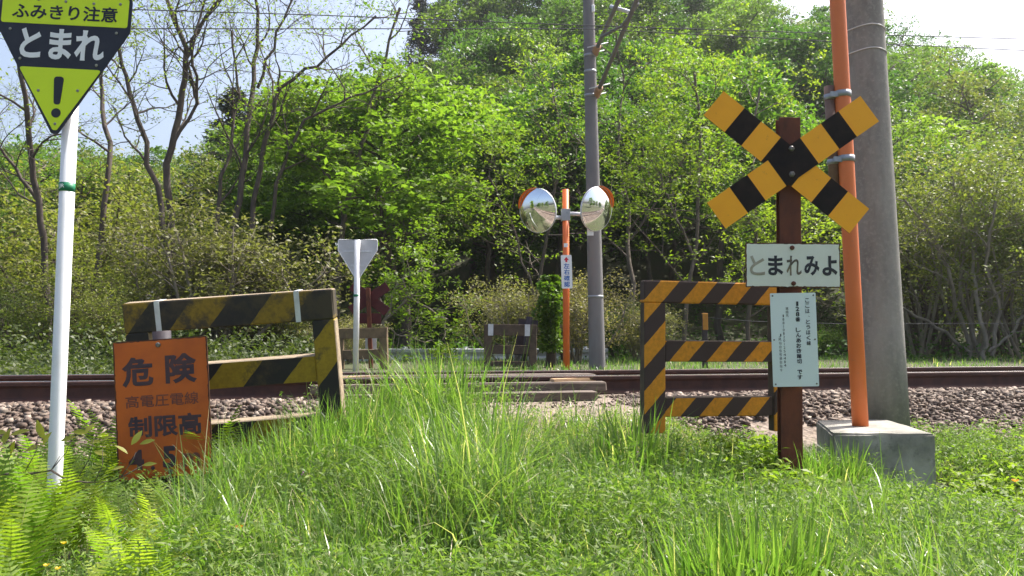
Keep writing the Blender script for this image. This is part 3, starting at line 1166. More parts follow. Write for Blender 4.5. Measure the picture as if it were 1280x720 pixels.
def far_crossbuck():
    d = 13.0
    k = k_of(d)
    b0 = at(464, 466, d)
    root = empty('crossbuck_post', b0)
    tag(root, 'dark red back of a second crossbuck beyond the track, half behind the white pole', 'railway sign')
    top = at(460, 360, d) - b0
    b = MB()
    v = top
    R = Matrix.Rotation(math.atan2(v.x, v.z), 3, 'Y')
    b.box(v / 2, (5.2 * k, 0.05, v.length), 0.003, rot=R)
    b.build('post', M['rust'], root)
    for ang, y, l in ((-34, 0.04, 56), (37, 0.055, 56)):
        o = MB().box((0, 0, 0), (l * k, 0.005, 12.5 * k), 0.001).build('cross_board', M['red_back'], root)
        o.location = at(461, 373, d) - b0 + Vector((0, y, 0))
        o.rotation_euler = (0, math.radians(ang), 0)
    o = MB().box((0, 0, 0), (28 * k, 0.005, 13 * k), 0.001).build('stop_plate', M['red_back'], root)
    o.location = at(462, 398, d) - b0 + Vector((0, 0.045, 0))
    o = MB().box((0, 0, 0), (14 * k, 0.005, 26 * k), 0.001).build('notice_plate', M['sign_back'], root)
    o.location = at(463, 424, d) - b0 + Vector((0, 0.05, 0))


far_crossbuck()
M['far_wood2'] = weathered('far_fence_pale_wood', (0.2, 0.145, 0.085), (0.1, 0.075, 0.05), 6, 0.35, 0.65, 0.95, 0.5)
fence('crossing_fence', 'small brown wooden fence back beyond the track behind the white pole', 12.4, 418, 411, 66,
      [0, 27], [13, 12], [0, 56], 0.09, math.radians(-1.5), math.radians(-3), math.radians(2), M['far_wood2'], M['far_wood2'], [], 10, 0.75)
fence('crossing_fence', 'dark wooden fence back beyond the track left of the mirror pole', 12.4, 605.5, 405, 66,
      [0, 26, 46], [14, 11, 7], [0, 56.5], 0.09, math.radians(0.8), math.radians(4), math.radians(0), M['far_wood'], M['far_wood2'], [8, 54], 9.5, 0.72)


def far_danger():
    d = 12.9
    k = k_of(d)
    b0 = at(653, 462, d)
    root = empty('height_limit_sign', b0)
    tag(root, 'dark sign back leaning on its post behind the far dark fence', 'road sign')
    top = at(662, 396, d) - b0
    MB().tube([Vector((0, 0, -0.05)), top], 0.05, 12).build('post', M['dark_back'], root)
    o = MB().box((0, 0, 0), (25 * k, 0.006, 46 * k), 0.002).build('sign_plate', M['dark_back'], root)
    o.location = at(658, 422, d) - b0 + Vector((0, 0.055, 0))
    o.rotation_euler = (0, math.radians(7), 0)


far_danger()


def mirror_post():
    d = 11.7
    k = k_of(d)
    b0 = at(708, 462, d)
    root = empty('traffic_mirror', b0)
    tag(root, 'pair of round convex mirrors with orange hoods on an orange pole', 'traffic mirror')
    MB().tube([Vector((0, 0, -0.1)), at(707, 237, d) - b0], 4.1 * k, 16).build('pole', M['orange_pole'], root)
    mm, nt, bs, out = new_mat('mirror_glass')
    bs.inputs['Base Color'].default_value = (0.86, 0.88, 0.9, 1)
    bs.inputs['Metallic'].default_value = 1.0
    bs.inputs['Roughness'].default_value = 0.02
    for (px, py, yaw, tilt) in ((671.5, 264, -39, 11), (746, 262, 42, 11)):
        R = 27.5 * k
        head = MB()
        # convex cap, facing local -Y
        Rs = R * 2.2
        y_off = math.sqrt(Rs * Rs - R * R)
        nr, ns = 12, 40
        vs = [(0, -(Rs - y_off), 0)]
        fs = []
        for i in range(1, nr + 1):
            r = R * i / nr
            yy = -(math.sqrt(Rs * Rs - r * r) - y_off)
            for j in range(ns):
                a = 2 * math.pi * j / ns
                vs.append((r * math.cos(a), yy, r * math.sin(a)))
        for j in range(ns):
            fs.append((0, 1 + j, 1 + (j + 1) % ns))
        for i in range(1, nr):
            for j in range(ns):
                j2 = (j + 1) % ns
                fs.append((1 + (i - 1) * ns + j, 1 + i * ns + j, 1 + i * ns + j2, 1 + (i - 1) * ns + j2))
        head.add(vs, fs, 0, True)
        o = head.build('mirror', mm, root)
        o.location = at(px, py, d) - b0 + Vector((0, -0.05, 0))
        o.rotation_euler = (math.radians(tilt), 0, math.radians(yaw))
        bk = MB()
        ringf, ringb = [], []
        pr = [(R * 1.0, 0.0), (R * 1.025, 0.0), (R * 1.02, 0.03), (R * 0.7, 0.075), (0.02, 0.085)]
        vs = [(r * math.cos(a), y, r * math.sin(a)) for (r, y) in pr for a in np.linspace(0, 2 * math.pi, ns, endpoint=False)]
        fs = [(i * ns + j, i * ns + (j + 1) % ns, (i + 1) * ns + (j + 1) % ns, (i + 1) * ns + j) for i in range(len(pr) - 1) for j in range(ns)]
        bk.add(vs, fs, 0, True)
        bk.build('back_shell', M['galv_light'], o)
        hd = MB()
        aa = np.linspace(math.radians(85 if px < 700 else 10), math.radians(170 if px < 700 else 95), 25)
        vs = []
        for a in aa:
            ext = 0.05 * math.sin((a - aa[0]) / (aa[-1] - aa[0]) * math.pi) ** 0.6
            for (rr_, yy) in ((R * 1.03, 0.01), (R * 1.04, -ext), (R * 1.06, -ext), (R * 1.05, 0.01)):
                vs.append((rr_ * math.cos(a), yy, rr_ * math.sin(a)))
        fs = []
        for i in range(len(aa) - 1):
            for j in range(4):
                j2 = (j + 1) % 4
                fs.append((i * 4 + j, i * 4 + j2, i * 4 + 4 + j2, i * 4 + 4 + j))
        hd.add(vs, fs, 0, False)
        hd.build('hood', M['hood_orange'], o)
        s = -1 if px < 700 else 1
        p = at(px - s * 6, py + (8 if s < 0 else 6), d) - b0
        q = at(707.5, 272 if s < 0 else 267, d) - b0
        MB().tube([q, p + Vector((0, 0.03, 0))], 2.6 * k, 8).build('bracket', M['galv_light'], root)
    MB().box(at(707, 269, d) - b0, (11 * k, 0.12, 15 * k), 0.004).build('clamp', M['galv'], root)
    # small plate hanging below the right mirror
    MB().box(at(738, 290, d) - b0, (8 * k, 0.006, 9 * k), 0.001).build('tag_plate', M['sign_white'], root)
    MB().box(at(707, 307, d) - b0 + Vector((0, -4.3 * k, 0)), (5 * k, 0.004, 5 * k), 0.001).build('sticker', M['sign_white'], root)
    W, H = 13.5 * k, 42 * k
    pl = MB().prism(rounded([(-W / 2, H / 2), (W / 2, H / 2), (W / 2, -H / 2), (-W / 2, -H / 2)], 0.02), -0.004, 0.0).build('notice_plate', M['sign_white'], root)
    pl.location = at(708, 340, d) - b0 + Vector((0, -4.6 * k, 0))
    pl.rotation_euler = (0, math.radians(-1.5), 0)
    ar = MB()
    u = k
    ar.prism([(-3.2 * u, 14.5 * u), (-1.2 * u, 14.5 * u), (-1.2 * u, 12 * u), (1.2 * u, 12 * u), (1.2 * u, 14.5 * u), (3.2 * u, 14.5 * u), (0, 18.5 * u)], -0.006, -0.0042)
    ar.build('arrow', M['red_ink'], pl)
    for i, ch in enumerate('左右確認'):
        text_mesh('lettering', ch, M['blue_ink'], pl, 0, (7.2 - i * 7.6) * u, -0.0042, 7.2 * u, 6.8 * u, 0.025)


mirror_post()


def mast():
    d = 12.6
    k = k_of(d)
    b0 = at(747, 462, d)
    root = empty('catenary_mast', b0)
    tag(root, 'dark slender concrete mast with bracket arms and insulators beyond the track', 'mast')
    b = MB()
    pts, rad = [Vector((0, 0, -0.1))], [10.4 * k]
    for t in np.linspace(0, 1, 8):
        py = 460 - 1000 * t
        pts.append(at(746.6 - 11 * (460 - py) / 460, py, d) - b0)
        rad.append((10.3 - 3.2 * (460 - py) / 460) * k)
    b.tube(pts, rad, 24)
    b.build('shaft', M['mast_concrete'], root)
    for py in (371, 90, 70, 120):
        x = 746.6 - 11 * (460 - py) / 460
        r = (10.6 - 3.2 * (460 - py) / 460) * k
        c = at(x, py, d) - b0
        MB().tube([c - Vector((0, 0, 1.6 * k)), c + Vector((0, 0, 1.6 * k))], r, 24).build('band', M['galv'], root)
    # bracket arms reaching over the track
    for (p, q, e0, e1) in ((at(743, 67, d), at(777, -8, d - 1.9), 0, 0), (at(745, 120, d), at(800, -10, d - 2.6), 0, 0)):
        p, q = p - b0, q - b0
        v = (q - p).normalized()
        MB().tube([p + v * 0.2, q], 0.032, 10).build('arm', M['galv'] if False else M['mast_concrete'], root)
        ins = MB()
        L = 0.27
        n = 22
        prof = [0.03 + 0.03 * (0.5 + 0.5 * math.cos(i * math.pi)) for i in range(n)]
        ins.tube([p + v * (L * i / (n - 1)) for i in range(n)], prof, 14)
        ins.build('insulator', M['insul'], root)
        for t, a in ((0.01, 1), (0.29, 1)):
            c = p + v * t
            MB().tube([c + Vector((-0.17, 0, -0.03)), c + Vector((0.16, 0, 0.05))], 0.009, 6).build('horn', M['galv_light'], root)
    MB().tube([at(763, 8, d - 1.4) - b0, at(790, 16, d - 1.6) - b0], 0.028, 8).build('strut', M['galv_light'], root)
    MB().box(at(741.5, 11, d - 0.1) - b0, (0.05, 0.05, 0.12), 0.01).build('lug', M['sign_white'], root)
    MB().tube([at(752, 46, d - 1.5) - b0, at(778, 32, d - 1.9) - b0, at(798, 4, d - 2.3) - b0], 0.022, 8).build('strut', M['mast_concrete'], root)


mast()


def wires():
    specs = [('thin overhead wire, the upper of the two crossing above the trees', [(-300, 3), (170, 12), (400, 19), (735, 32), (1040, 42), (1600, 58)]),
             ('thin overhead wire, the lower of the two crossing above the trees', [(-300, 34), (175, 36), (400, 36), (735, 36), (1040, 52), (1600, 78)])]
    for lab, pp in specs:
        dd = 10.2
        pts = [at(x, y, dd + (x - 640) / F * 2.2) for x, y in pp]
        o = MB().tube(pts, 0.0065, 5).build('overhead_wire', M['wire'])
        tag(o, lab, 'wire', 'overhead wires')


wires()


def marker_post():
    d = 13.5
    k = k_of(d)
    b0 = at(881, 460, d)
    root = empty('wire_post', b0)
    tag(root, 'short orange topped post beyond the track holding a thin wire', 'post')
    MB().box(at(881, 427, d) - b0, (6 * k, 6 * k, 70 * k), 0.006).build('shaft', M['post_dark'], root)
    MB().box(at(881, 402, d) - b0, (6.6 * k, 6.6 * k, 21 * k), 0.006).build('painted_top', M['cap_post'], root)
    p = [at(884, 397, d), at(940, 401.5, d + 0.5), at(1060, 405, d + 1.2), at(1280, 404, d + 2.6), at(1500, 402, d + 4)]
    o = MB().tube([q for q in p], 0.005, 5).build('fence_wire', M['wire'])
    tag(o, 'thin wire running right from the orange topped post', 'wire')


marker_post()


def guard_rail():
    d = 17.5
    k = k_of(d)
    p, q = at(400, 453, d), at(760, 452, d + 0.4)
    root = empty('guard_rail', p)
    tag(root, 'white road guard rail in the grass beyond the track', 'guard rail')
    L = (q - p).length
    root.rotation_euler = (0, 0, math.atan2(q.y - p.y, q.x - p.x))
    prof = [(0.0, 0.0), (-0.03, 0.02), (-0.03, 0.08), (0.02, 0.13), (0.02, 0.17), (-0.03, 0.22), (-0.03, 0.28), (0.0, 0.3)]
    z0 = 0.0
    vs, fs = [], []
    n = len(prof)
    for i, x in enumerate((0, L)):
        vs += [(x, y, z + z0) for y, z in prof] + [(x, y + 0.012, z + z0) for y, z in prof[::-1]]
    m = 2 * n
    fs = [(j, (j + 1) % m, m + (j + 1) % m, m + j) for j in range(m)] + [tuple(range(m)), tuple(range(2 * m - 1, m - 1, -1))]
    MB().add(vs, fs).build('beam', M['guard'], root)
    for i in range(5):
        x = 0.5 + i * (L - 1) / 4
        MB().tube([(x, 0.07, -0.6), (x, 0.07, 0.34)], 0.055, 12).build('post', M['guard'], root)


guard_rail()
#PLANTS
# ------------------------------------------------------------------ plant helpers
def unit(v):
    return v / (np.linalg.norm(v, axis=-1, keepdims=True) + 1e-12)


def leaf_quads(C, L, W, rng, up=0.7, U=None, fold=0.25):
    """one folded diamond leaf per centre; L, W arrays or scalars"""
    n = len(C)
    nrm = rng.normal(0, 1, (n, 3))
    nrm[:, 2] = np.abs(nrm[:, 2]) + up
    nrm = unit(nrm)
    if U is None:
        U = rng.normal(0, 1, (n, 3))
    U = unit(U - nrm * np.sum(U * nrm, 1)[:, None])
    Vv = np.cross(nrm, U)
    L = np.broadcast_to(np.asarray(L, float), (n,))[:, None]
    W = np.broadcast_to(np.asarray(W, float), (n,))[:, None]
    a = C - U * L * 0.5
    b = C + Vv * W * 0.5 + nrm * W * fold - U * L * 0.05
    c = C + U * L * 0.5
    d = C - Vv * W * 0.5 + nrm * W * fold - U * L * 0.05
    V = np.stack([a, b, c, d], 1).reshape(-1, 3)
    Q = np.arange(n * 4).reshape(n, 4)
    return V, Q


def grow(rng, pts, rad, levels, mb, sides=6, nside_small=4, taper_end=0.3):
    """trunk polyline pts/rad plus recursive branches into MB; returns tip points and directions"""
    tips, dirs = [], []

    def wander(p, d, length, n, w, upb):
        out = [p]
        st = length / n
        d = d / np.linalg.norm(d)
        for i in range(n):
            d = d + rng.normal(0, w, 3) + np.array([0, 0, upb])
            d = d / np.linalg.norm(d)
            p = p + d * st
            out.append(p)
        return np.array(out), d

    def rec(P, R, lv, length):
        if lv >= len(levels):
            for t in (1.0, 0.72, 0.45):
                i = t * (len(P) - 1)
                i0 = min(int(i), len(P) - 2)
                tips.append(P[i0] + (P[i0 + 1] - P[i0]) * (i - i0))
                dirs.append(P[-1] - P[-2])
            return
        q = levels[lv]
        nb = q['n'] if lv else q['n']
        ph = rng.uniform(0, 6.28)
        for j in range(nb):
            t = q['t0'] + (1 - q['t0']) * (j + rng.uniform(0.1, 0.9)) / nb
            i = t * (len(P) - 1)
            i0 = min(int(i), len(P) - 2)
            p = P[i0] + (P[i0 + 1] - P[i0]) * (i - i0)
            ax = P[i0 + 1] - P[i0]
            ax = ax / (np.linalg.norm(ax) + 1e-9)
            r0 = R[i0] + (R[i0 + 1] - R[i0]) * (i - i0)
            rv = np.array([math.cos(ph + j * 2.4), math.sin(ph + j * 2.4), rng.uniform(-0.3, 0.3)])
            side = rv - ax * np.dot(rv, ax)
            side = side / (np.linalg.norm(side) + 1e-9)
            d = ax * q['fwd'] + side + np.array([0, 0, q['up']])
            ln = q['len'] * rng.uniform(0.65, 1.25) * (q.get('shape', lambda t: 1)(t))
            if ln < 0.05:
                continue
            pp, dd = wander(p, d, ln, q['seg'], q['w'], q.get('trop', 0.02))
            rb = min(r0 * 0.75, q['r'] * (ln / q['len']) ** 0.5)
            rr = np.linspace(rb, rb * taper_end, len(pp))
            mb.tube(pp, rr, sides if lv == 0 else nside_small, cap=False)
            rec(pp, rr, lv + 1, ln)
    mb.tube(pts, rad, 10, cap=False)
    rec(np.array([tuple(p) for p in pts]), np.array(rad), 0, 1)
    return np.array(tips), np.array(dirs)


def make_tree(name, trunk_mb, V, Q, bark, leafmat):
    root = empty(name)
    trunk_mb.build('trunk', bark, root, fixn=False)
    np_mesh('crown', V, Q, leafmat, root)
    return root


def broadleaf(seed, H=9.0, bark='bark_dark', leaf='leaf_broad', n1=17, l1=2.6, k=520, lsz=0.19, low=0.28, rl=0.95, fill=1.0):
    """limbs that each carry a domed mass of leaves, so the crown bulges in lobes with shade between them"""
    rng = np.random.default_rng(seed)
    n = 9
    P = np.zeros((n, 3))
    P[:, 2] = np.linspace(-0.3, H * 0.9, n)
    P[1:, :2] = np.cumsum(rng.normal(0, 0.13, (n - 1, 2)), 0)
    Rr = np.linspace(0.15, 0.03, n)
    mb = MB()
    mb.tube(P, Rr, 10, cap=False)
    Cs, Us = [], []
    ph = rng.uniform(0, 6.28)
    lobes = []
    for j in range(n1):
        t = low + (1 - low) * (j + rng.uniform(0, 0.9)) / n1
        a = ph + j * 2.4 + rng.normal(0, 0.3)
        ln = l1 * (1.05 - 0.85 * max(0, t - 0.3) ** 1.3) * rng.uniform(0.65, 1.15)
        i0 = min(int(t * (n - 1)), n - 2)
        p = P[i0] + (P[i0 + 1] - P[i0]) * (t * (n - 1) - i0)
        up = 0.25 + 0.5 * t
        d = np.array([math.cos(a), math.sin(a), up])
        tt = np.linspace(0, 1, 6)[:, None]
        Q_ = p + d * ln * tt + np.array([0, 0, -0.12 * ln]) * tt ** 2 + np.cumsum(rng.normal(0, 0.05, (6, 3)), 0)
        mb.tube(Q_, np.linspace(0.055, 0.012, 6), 5, cap=False)
        lobes.append((Q_[-1], rl * rng.uniform(0.7, 1.2)))
        lobes.append((Q_[3] + rng.normal(0, 0.35, 3), rl * rng.uniform(0.5, 0.85)))
        for q in range(4):
            e = Q_[rng.integers(2, 6)]
            v = unit(rng.normal(0, 1, 3) + np.array([0, 0, 0.4])) * rl * 0.8
            mb.tube(np.array([e, e + v * 0.5 + rng.normal(0, .05, 3), e + v]), [0.02, 0.012, 0.005], 4, cap=False)
    lobes.append((P[-1] + np.array([0, 0, 0.2]), rl * 0.9))
    for (c, r) in lobes:
        m = int(k * (r / rl) ** 2 * fill)
        # little sprays of leaves set over a dome
        ns = max(6, m // 9)
        v = unit(rng.normal(0, 1, (ns, 3)) + np.array([0, 0, 0.45]))
        rad = r * rng.uniform(0.55, 1.0, (ns, 1)) ** 0.6 * (1 + 0.22 * np.sin(v[:, :1] * 7 + seed) * np.sin(v[:, 1:2] * 6))
        sp = c + v * rad * np.array([1.05, 1.05, 0.72])
        C = np.repeat(sp, 9, 0) + rng.normal(0, 0.11, (ns * 9, 3)) * np.array([1.2, 1.2, 0.6])
        Cs.append(C)
        Us.append(np.repeat(v, 9, 0) + rng.normal(0, 0.6, C.shape))
    C, U = np.concatenate(Cs), np.concatenate(Us)
    V, Q = leaf_quads(C, lsz * rng.uniform(0.55, 1.35, len(C)), lsz * 0.6 * rng.uniform(0.6, 1.2, len(C)), rng, up=0.55, U=U)
    return mb, V, Q, M[bark], M[leaf]


def conifer(seed, H=12.0):
    rng = np.random.default_rng(seed)
    P = np.zeros((8, 3))
    P[:, 2] = np.linspace(-0.3, H, 8)
    R = np.linspace(0.18, 0.02, 8)
    mb = MB()
    mb.tube(P, R, 8, cap=False)
    Cs, Us = [], []
    for i in range(120):
        t = rng.uniform(0.08, 1.0)
        ln = (1 - t) ** 0.75 * 2.0 * rng.uniform(0.7, 1.15) + 0.25
        a = rng.uniform(0, 6.28)
        d = np.array([math.cos(a), math.sin(a), -0.05])
        tt = np.linspace(0, 1, 5)[:, None]
        pp = np.array([0, 0, t * H]) + d * ln * tt + np.array([0, 0, 1.0]) * (-0.25 * ln * tt ** 1.5 + 0.18 * ln * tt ** 3)
        mb.tube(pp, np.linspace(0.03, 0.008, 5), 4, cap=False)
        m = int(60 * ln + 30)
        u = rng.uniform(0.12, 1.05, m)
        q = np.array([0, 0, t * H]) + d * ln * u[:, None] + np.array([0, 0, 1.0]) * (-0.25 * ln * u ** 1.5 + 0.18 * ln * u ** 3)[:, None]
        q = q + rng.normal(0, 1, (m, 3)) * np.array([0.16, 0.16, 0.13])
        Cs.append(q)
        Us.append(d[None] + rng.normal(0, 0.5, (m, 3)))
    C, U = np.concatenate(Cs), np.concatenate(Us)
    V, Q = leaf_quads(C, rng.uniform(0.2, 0.38, len(C)), rng.uniform(0.05, 0.1, len(C)), rng, up=0.3, U=U)
    return mb, V, Q, M['bark_dark'], M['leaf_dark']


def shrub(seed, H=3.2, bark='bark_mid', leaf='leaf_olive', stems=9, spread=0.55, k=6, lsz=0.085, bare=0.0, cl=0.14):
    rng = np.random.default_rng(seed)
    mb = MB()
    T = []
    for i in range(stems):
        a = rng.uniform(0, 6.28)
        lean = rng.uniform(0.1, spread)
        d = np.array([math.cos(a) * lean, math.sin(a) * lean, 1.0])
        d /= np.linalg.norm(d)
        P = [np.array([math.cos(a), math.sin(a), 0]) * rng.uniform(0.02, 0.25) + np.array([0, 0, -0.1])]
        ln = H * rng.uniform(0.7, 1.05)
        for j in range(6):
            d = d + rng.normal(0, 0.12, 3) + np.array([0, 0, 0.02])
            d /= np.linalg.norm(d)
            P.append(P[-1] + d * ln / 6)
        P = np.array(P)
        R = np.linspace(0.035, 0.008, len(P)) * (H / 3.2) ** 0.5
        tips, _ = grow(rng, P, R, [
            dict(n=8, len=H * 0.27, t0=0.25 if not bare else bare, fwd=0.6, up=0.25, seg=4, w=0.2, r=0.012, trop=0.02),
            dict(n=5, len=H * 0.12, t0=0.25, fwd=0.7, up=0.1, seg=3, w=0.25, r=0.005)], mb, 5, 3)
        T.append(tips)
    T = np.concatenate(T)
    C = np.repeat(T, k, 0)
    C = C + rng.normal(0, cl, C.shape)
    V, Q = leaf_quads(C, lsz * rng.uniform(0.6, 1.35, len(C)), lsz * 0.55 * rng.uniform(0.7, 1.2, len(C)), rng, up=0.4)
    return mb, V, Q, M[bark], M[leaf]


def line_tree(name, label, cat, stems, d, seed, bark, leaf, n1, l1, n2, l2, n3, l3, tuft, lsz, t0=0.3, group=None, up=0.35, cl=0.05, lk=1.0):
    """a tree whose stems follow polylines read off the photograph (px, py, half-width px); depth d with real depth to its limbs"""
    rng = np.random.default_rng(seed)
    k = d / F
    p0 = stems[0][0]
    b0 = at(p0[0], p0[1], d)
    gz = tz(b0.x, b0.y)
    b0.z = gz
    root = empty(name, b0)
    tag(root, label, cat, group)
    mb = MB()
    T, D = [], []
    for st in stems:
        pts = []
        dd = 0.0
        for i, (x, y, r) in enumerate(st):
            p = at(x, y, d + dd) - b0
            if i == 0 and st is stems[0]:
                p.z = -0.2
            pts.append(np.array(p))
            dd += rng.normal(0, 0.35) if i else 0
        # densify with a little wobble
        P, R = [], []
        for i in range(len(pts) - 1):
            m = 4
            for j in range(m):
                t = j / m
                P.append(pts[i] * (1 - t) + pts[i + 1] * t + (rng.normal(0, 0.03, 3) if j else 0))
                R.append((st[i][2] * (1 - t) + st[i + 1][2] * t) * k * 0.66)
        P.append(pts[-1])
        R.append(st[-1][2] * k)
        tips, dirs = grow(rng, np.array(P), np.array(R), [
            dict(n=n1, len=l1, t0=t0, fwd=0.55, up=up, seg=6, w=0.17, r=max(R) * 0.42, trop=0.03, shape=lambda t: 1.15 - 0.55 * t),
            dict(n=n2, len=l2, t0=0.2, fwd=0.7, up=0.15, seg=4, w=0.22, r=0.018, trop=0.03),
            dict(n=n3, len=l3, t0=0.2, fwd=0.8, up=0.25, seg=3, w=0.25, r=0.007, trop=0.06)], mb, 6, 3)
        T.append(tips)
        D.append(dirs)
    T, D = np.concatenate(T), np.concatenate(D)
    sel = rng.random(len(T)) < lk
    T, D = T[sel], D[sel]
    C = np.repeat(T, tuft, 0)
    U = np.repeat(unit(D), tuft, 0) * 0.5 + rng.normal(0, 1, C.shape) * np.array([1, 1, 0.45])
    C = C + unit(U) * lsz * 0.5 + rng.normal(0, cl, C.shape)
    V, Q = leaf_quads(C, lsz * rng.uniform(0.6, 1.3, len(C)), lsz * 0.5 * rng.uniform(0.7, 1.2, len(C)), rng, up=0.6, U=U)
    mb.build('trunk', M[bark], root, fixn=False)
    np_mesh('crown', V, Q, M[leaf], root)
    return root


PROTO = {}


def proto(key, name, fn):
    mb, V, Q, bark, leaf = fn()
    r = empty(name)
    mb.build('trunk', bark, r, fixn=False)
    np_mesh('crown', V, Q, leaf, r)
    PROTO[key] = [r, False]


def place(key, x, y, h, H0, rz, label, cat, group=None, sx=1.0):
    r, used = PROTO[key]
    o = copy_tree(r) if used else r
    PROTO[key][1] = True
    o.location = (x, y, tz(x, y) - 0.05)
    s = h / H0
    o.scale = (s * sx, s * sx, s)
    o.rotation_euler = (0, 0, rz)
    if 'group' in o:
        del o['group']
    tag(o, label, cat, group)
    return o


for i in range(4):
    proto('broad%d' % i, 'broadleaf_tree', lambda i=i: broadleaf(20 + i, leaf='leaf_broad' if i % 2 else 'leaf_bright', n1=16 + i))
for i in range(3):
    proto('front%d' % i, 'broadleaf_tree', lambda i=i: broadleaf(30 + i, leaf=['leaf_bright', 'leaf_broad', 'leaf_bright'][i], n1=17, low=0.45, l1=2.9, k=600))
proto('airy0', 'broadleaf_tree', lambda: broadleaf(40, leaf='leaf_broad', bark='bark_mid', n1=18, k=230, lsz=0.17, low=0.35, rl=1.0))
proto('airy1', 'broadleaf_tree', lambda: broadleaf(41, leaf='leaf_brown', bark='bark_mid', n1=18, k=230, lsz=0.16, low=0.35, rl=1.0))
for i in range(2):
    proto('con%d' % i, 'conifer_tree', lambda i=i: conifer(60 + i))
proto('olive0', 'olive_shrub', lambda: shrub(70))
proto('olive1', 'olive_shrub', lambda: shrub(71, stems=11, spread=0.75, k=5))
proto('dry0', 'dry_shrub', lambda: shrub(72, H=2.0, leaf='leaf_dry', bark='bark_pale', stems=12, spread=0.8, k=7, lsz=0.055, cl=0.08))
proto('pale0', 'pale_stemmed_shrub', lambda: shrub(73, H=5.0, leaf='leaf_olive', bark='bark_pale', stems=7, spread=0.6, k=8, lsz=0.1, bare=0.45, cl=0.2))
proto('green0', 'green_shrub', lambda: shrub(74, H=2.6, leaf='leaf_broad', bark='bark_dark', stems=9, spread=0.7, k=11, lsz=0.1, cl=0.16))

# ------------------------------------------------------------------ the wood on the hillside
PX = [-400, 0, 120, 260, 300, 345, 380, 400, 450, 500, 540, 700, 900, 1000, 1130, 1180, 1230, 1280, 1700]
PT = [170, 168, 172, 176, 160, 150, 100, 72, 50, 12, -60, -90, -40, 0, 14, 45, 70, 85, 60]
rr = random.Random(77)
G_HILL = 'trees massed on the wooded hillside'
hill_labels = {
    'broad0': 'yellow green leafy tree among the crowns massed on the hillside', 'broad2': 'yellow green leafy tree among the crowns massed on the hillside',
    'broad1': 'deeper green leafy tree among the crowns massed on the hillside', 'broad3': 'deeper green leafy tree among the crowns massed on the hillside',
    'airy0': 'thin airy green tree among the crowns massed on the hillside', 'airy1': 'thin tree with brownish young leaves on the wooded hillside'}
row = 0
y = 25.0
while y < 66:
    sp = 3.3 + (y - 25) * 0.03
    x = -0.85 * y - 3 + rr.uniform(0, sp)
    while x < 0.85 * y + 3:
        xx, yy = x + rr.uniform(-0.9, 0.9), y + rr.uniform(-1.0, 1.0)
        px = 640 + xx / yy * F
        lim = np.interp(px, PX, PT)
        g = tz(xx, yy)
        maxh = CAMZ + (HORIZON - lim) / F * yy - g
        h = min(rr.uniform(7.0, 10.5), maxh * rr.uniform(0.86, 1.0))
        if y < 30:
            h = min(h, rr.uniform(6.0, 8.0))
        x += sp * rr.uniform(0.8, 1.2)
        if h < 2.6 or (y < 28 and 420 < px < 1080):
            continue
        ks = ['broad0', 'broad1', 'broad2', 'broad3', 'broad1', 'broad3', 'airy0', 'airy1']
        key = rr.choice(ks)
        if px > 1080 and rr.random() < 0.5:
            key = rr.choice(['airy0', 'airy1', 'airy0'])
        if px < 330 and rr.random() < 0.4:
            key = rr.choice(['airy0', 'airy1'])
        # leave the gap for the conifers
        place(key, xx, yy, h, 9.0, rr.uniform(0, 6.28), hill_labels[key], 'tree', G_HILL, sx=max(1.0, min(1.5, 6.0 / h)))
    y += 3.9 + row * 0.12
    row += 1


def put(key, px, d, toppx, H0, label, cat, group=None, sx=1.0, rz=None):
    p = at(px, 440, d)
    g = tz(p.x, d)
    h = CAMZ + (HORIZON - toppx) / F * d - g
    return place(key, p.x, d, h, H0, rr.uniform(0, 6.28) if rz is None else rz, label, cat, group, sx)


for i in range(26):
    side = -1 if i % 2 else 1
    a = side * (16 + 3.4 * (i // 2) + rr.uniform(-1, 1))
    s_ = rr.uniform(5.5, 9) if i % 4 < 2 else -rr.uniform(6, 9)
    if side > 0 and s_ > 0:
        s_ += 2
    xx, yy = xy(s_, a)
    if abs(640 + xx / max(yy, 0.5) * F - 640) < 720 and yy > 0:
        continue
    key = rr.choice(['broad1', 'broad3', 'broad0'])
    place(key, xx, yy, rr.uniform(5.5, 7.5), 9.0, rr.uniform(0, 6.28), 'leafy tree lining the track further along, seen only in the mirrors', 'tree', 'trees lining the track', sx=1.1)

# conifers rising dark behind the bare trees
put('con0', 285, 33, 108, 12, 'dark pointed conifer left of the hill, behind the bare forked trees', 'conifer', sx=1.5)
put('con1', 318, 35, 120, 12, 'dark broad conifer behind the many stemmed bare tree', 'conifer', sx=1.6)
put('con0', 355, 37, 112, 12, 'dark conifer at the left foot of the leafy hillside', 'conifer', sx=1.4)
put('con1', 232, 29, 215, 12, 'small dark conifer low behind the dry brown bush', 'conifer', sx=1.7)
put('con0', 522, 58, -30, 12, 'tall dark conifer on the crest of the hillside, against the sky', 'conifer', sx=0.75)
put('con1', 553, 60, -40, 12, 'dark conifer at the top edge of the hillside beside a taller one', 'conifer', sx=0.9)
put('broad1', 585, 57, -45, 9, 'leafy tree on the hill crest left of the mast top', 'tree')
put('broad3', 640, 58, -55, 9, 'leafy tree on the hill crest just left of the mast, against the sky', 'tree')
put('broad0', 800, 57, -60, 9, 'leafy tree on the hill crest right of the mast top', 'tree')
put('broad1', 905, 57, -45, 9, 'leafy tree on the hill crest above the crossbuck', 'tree')
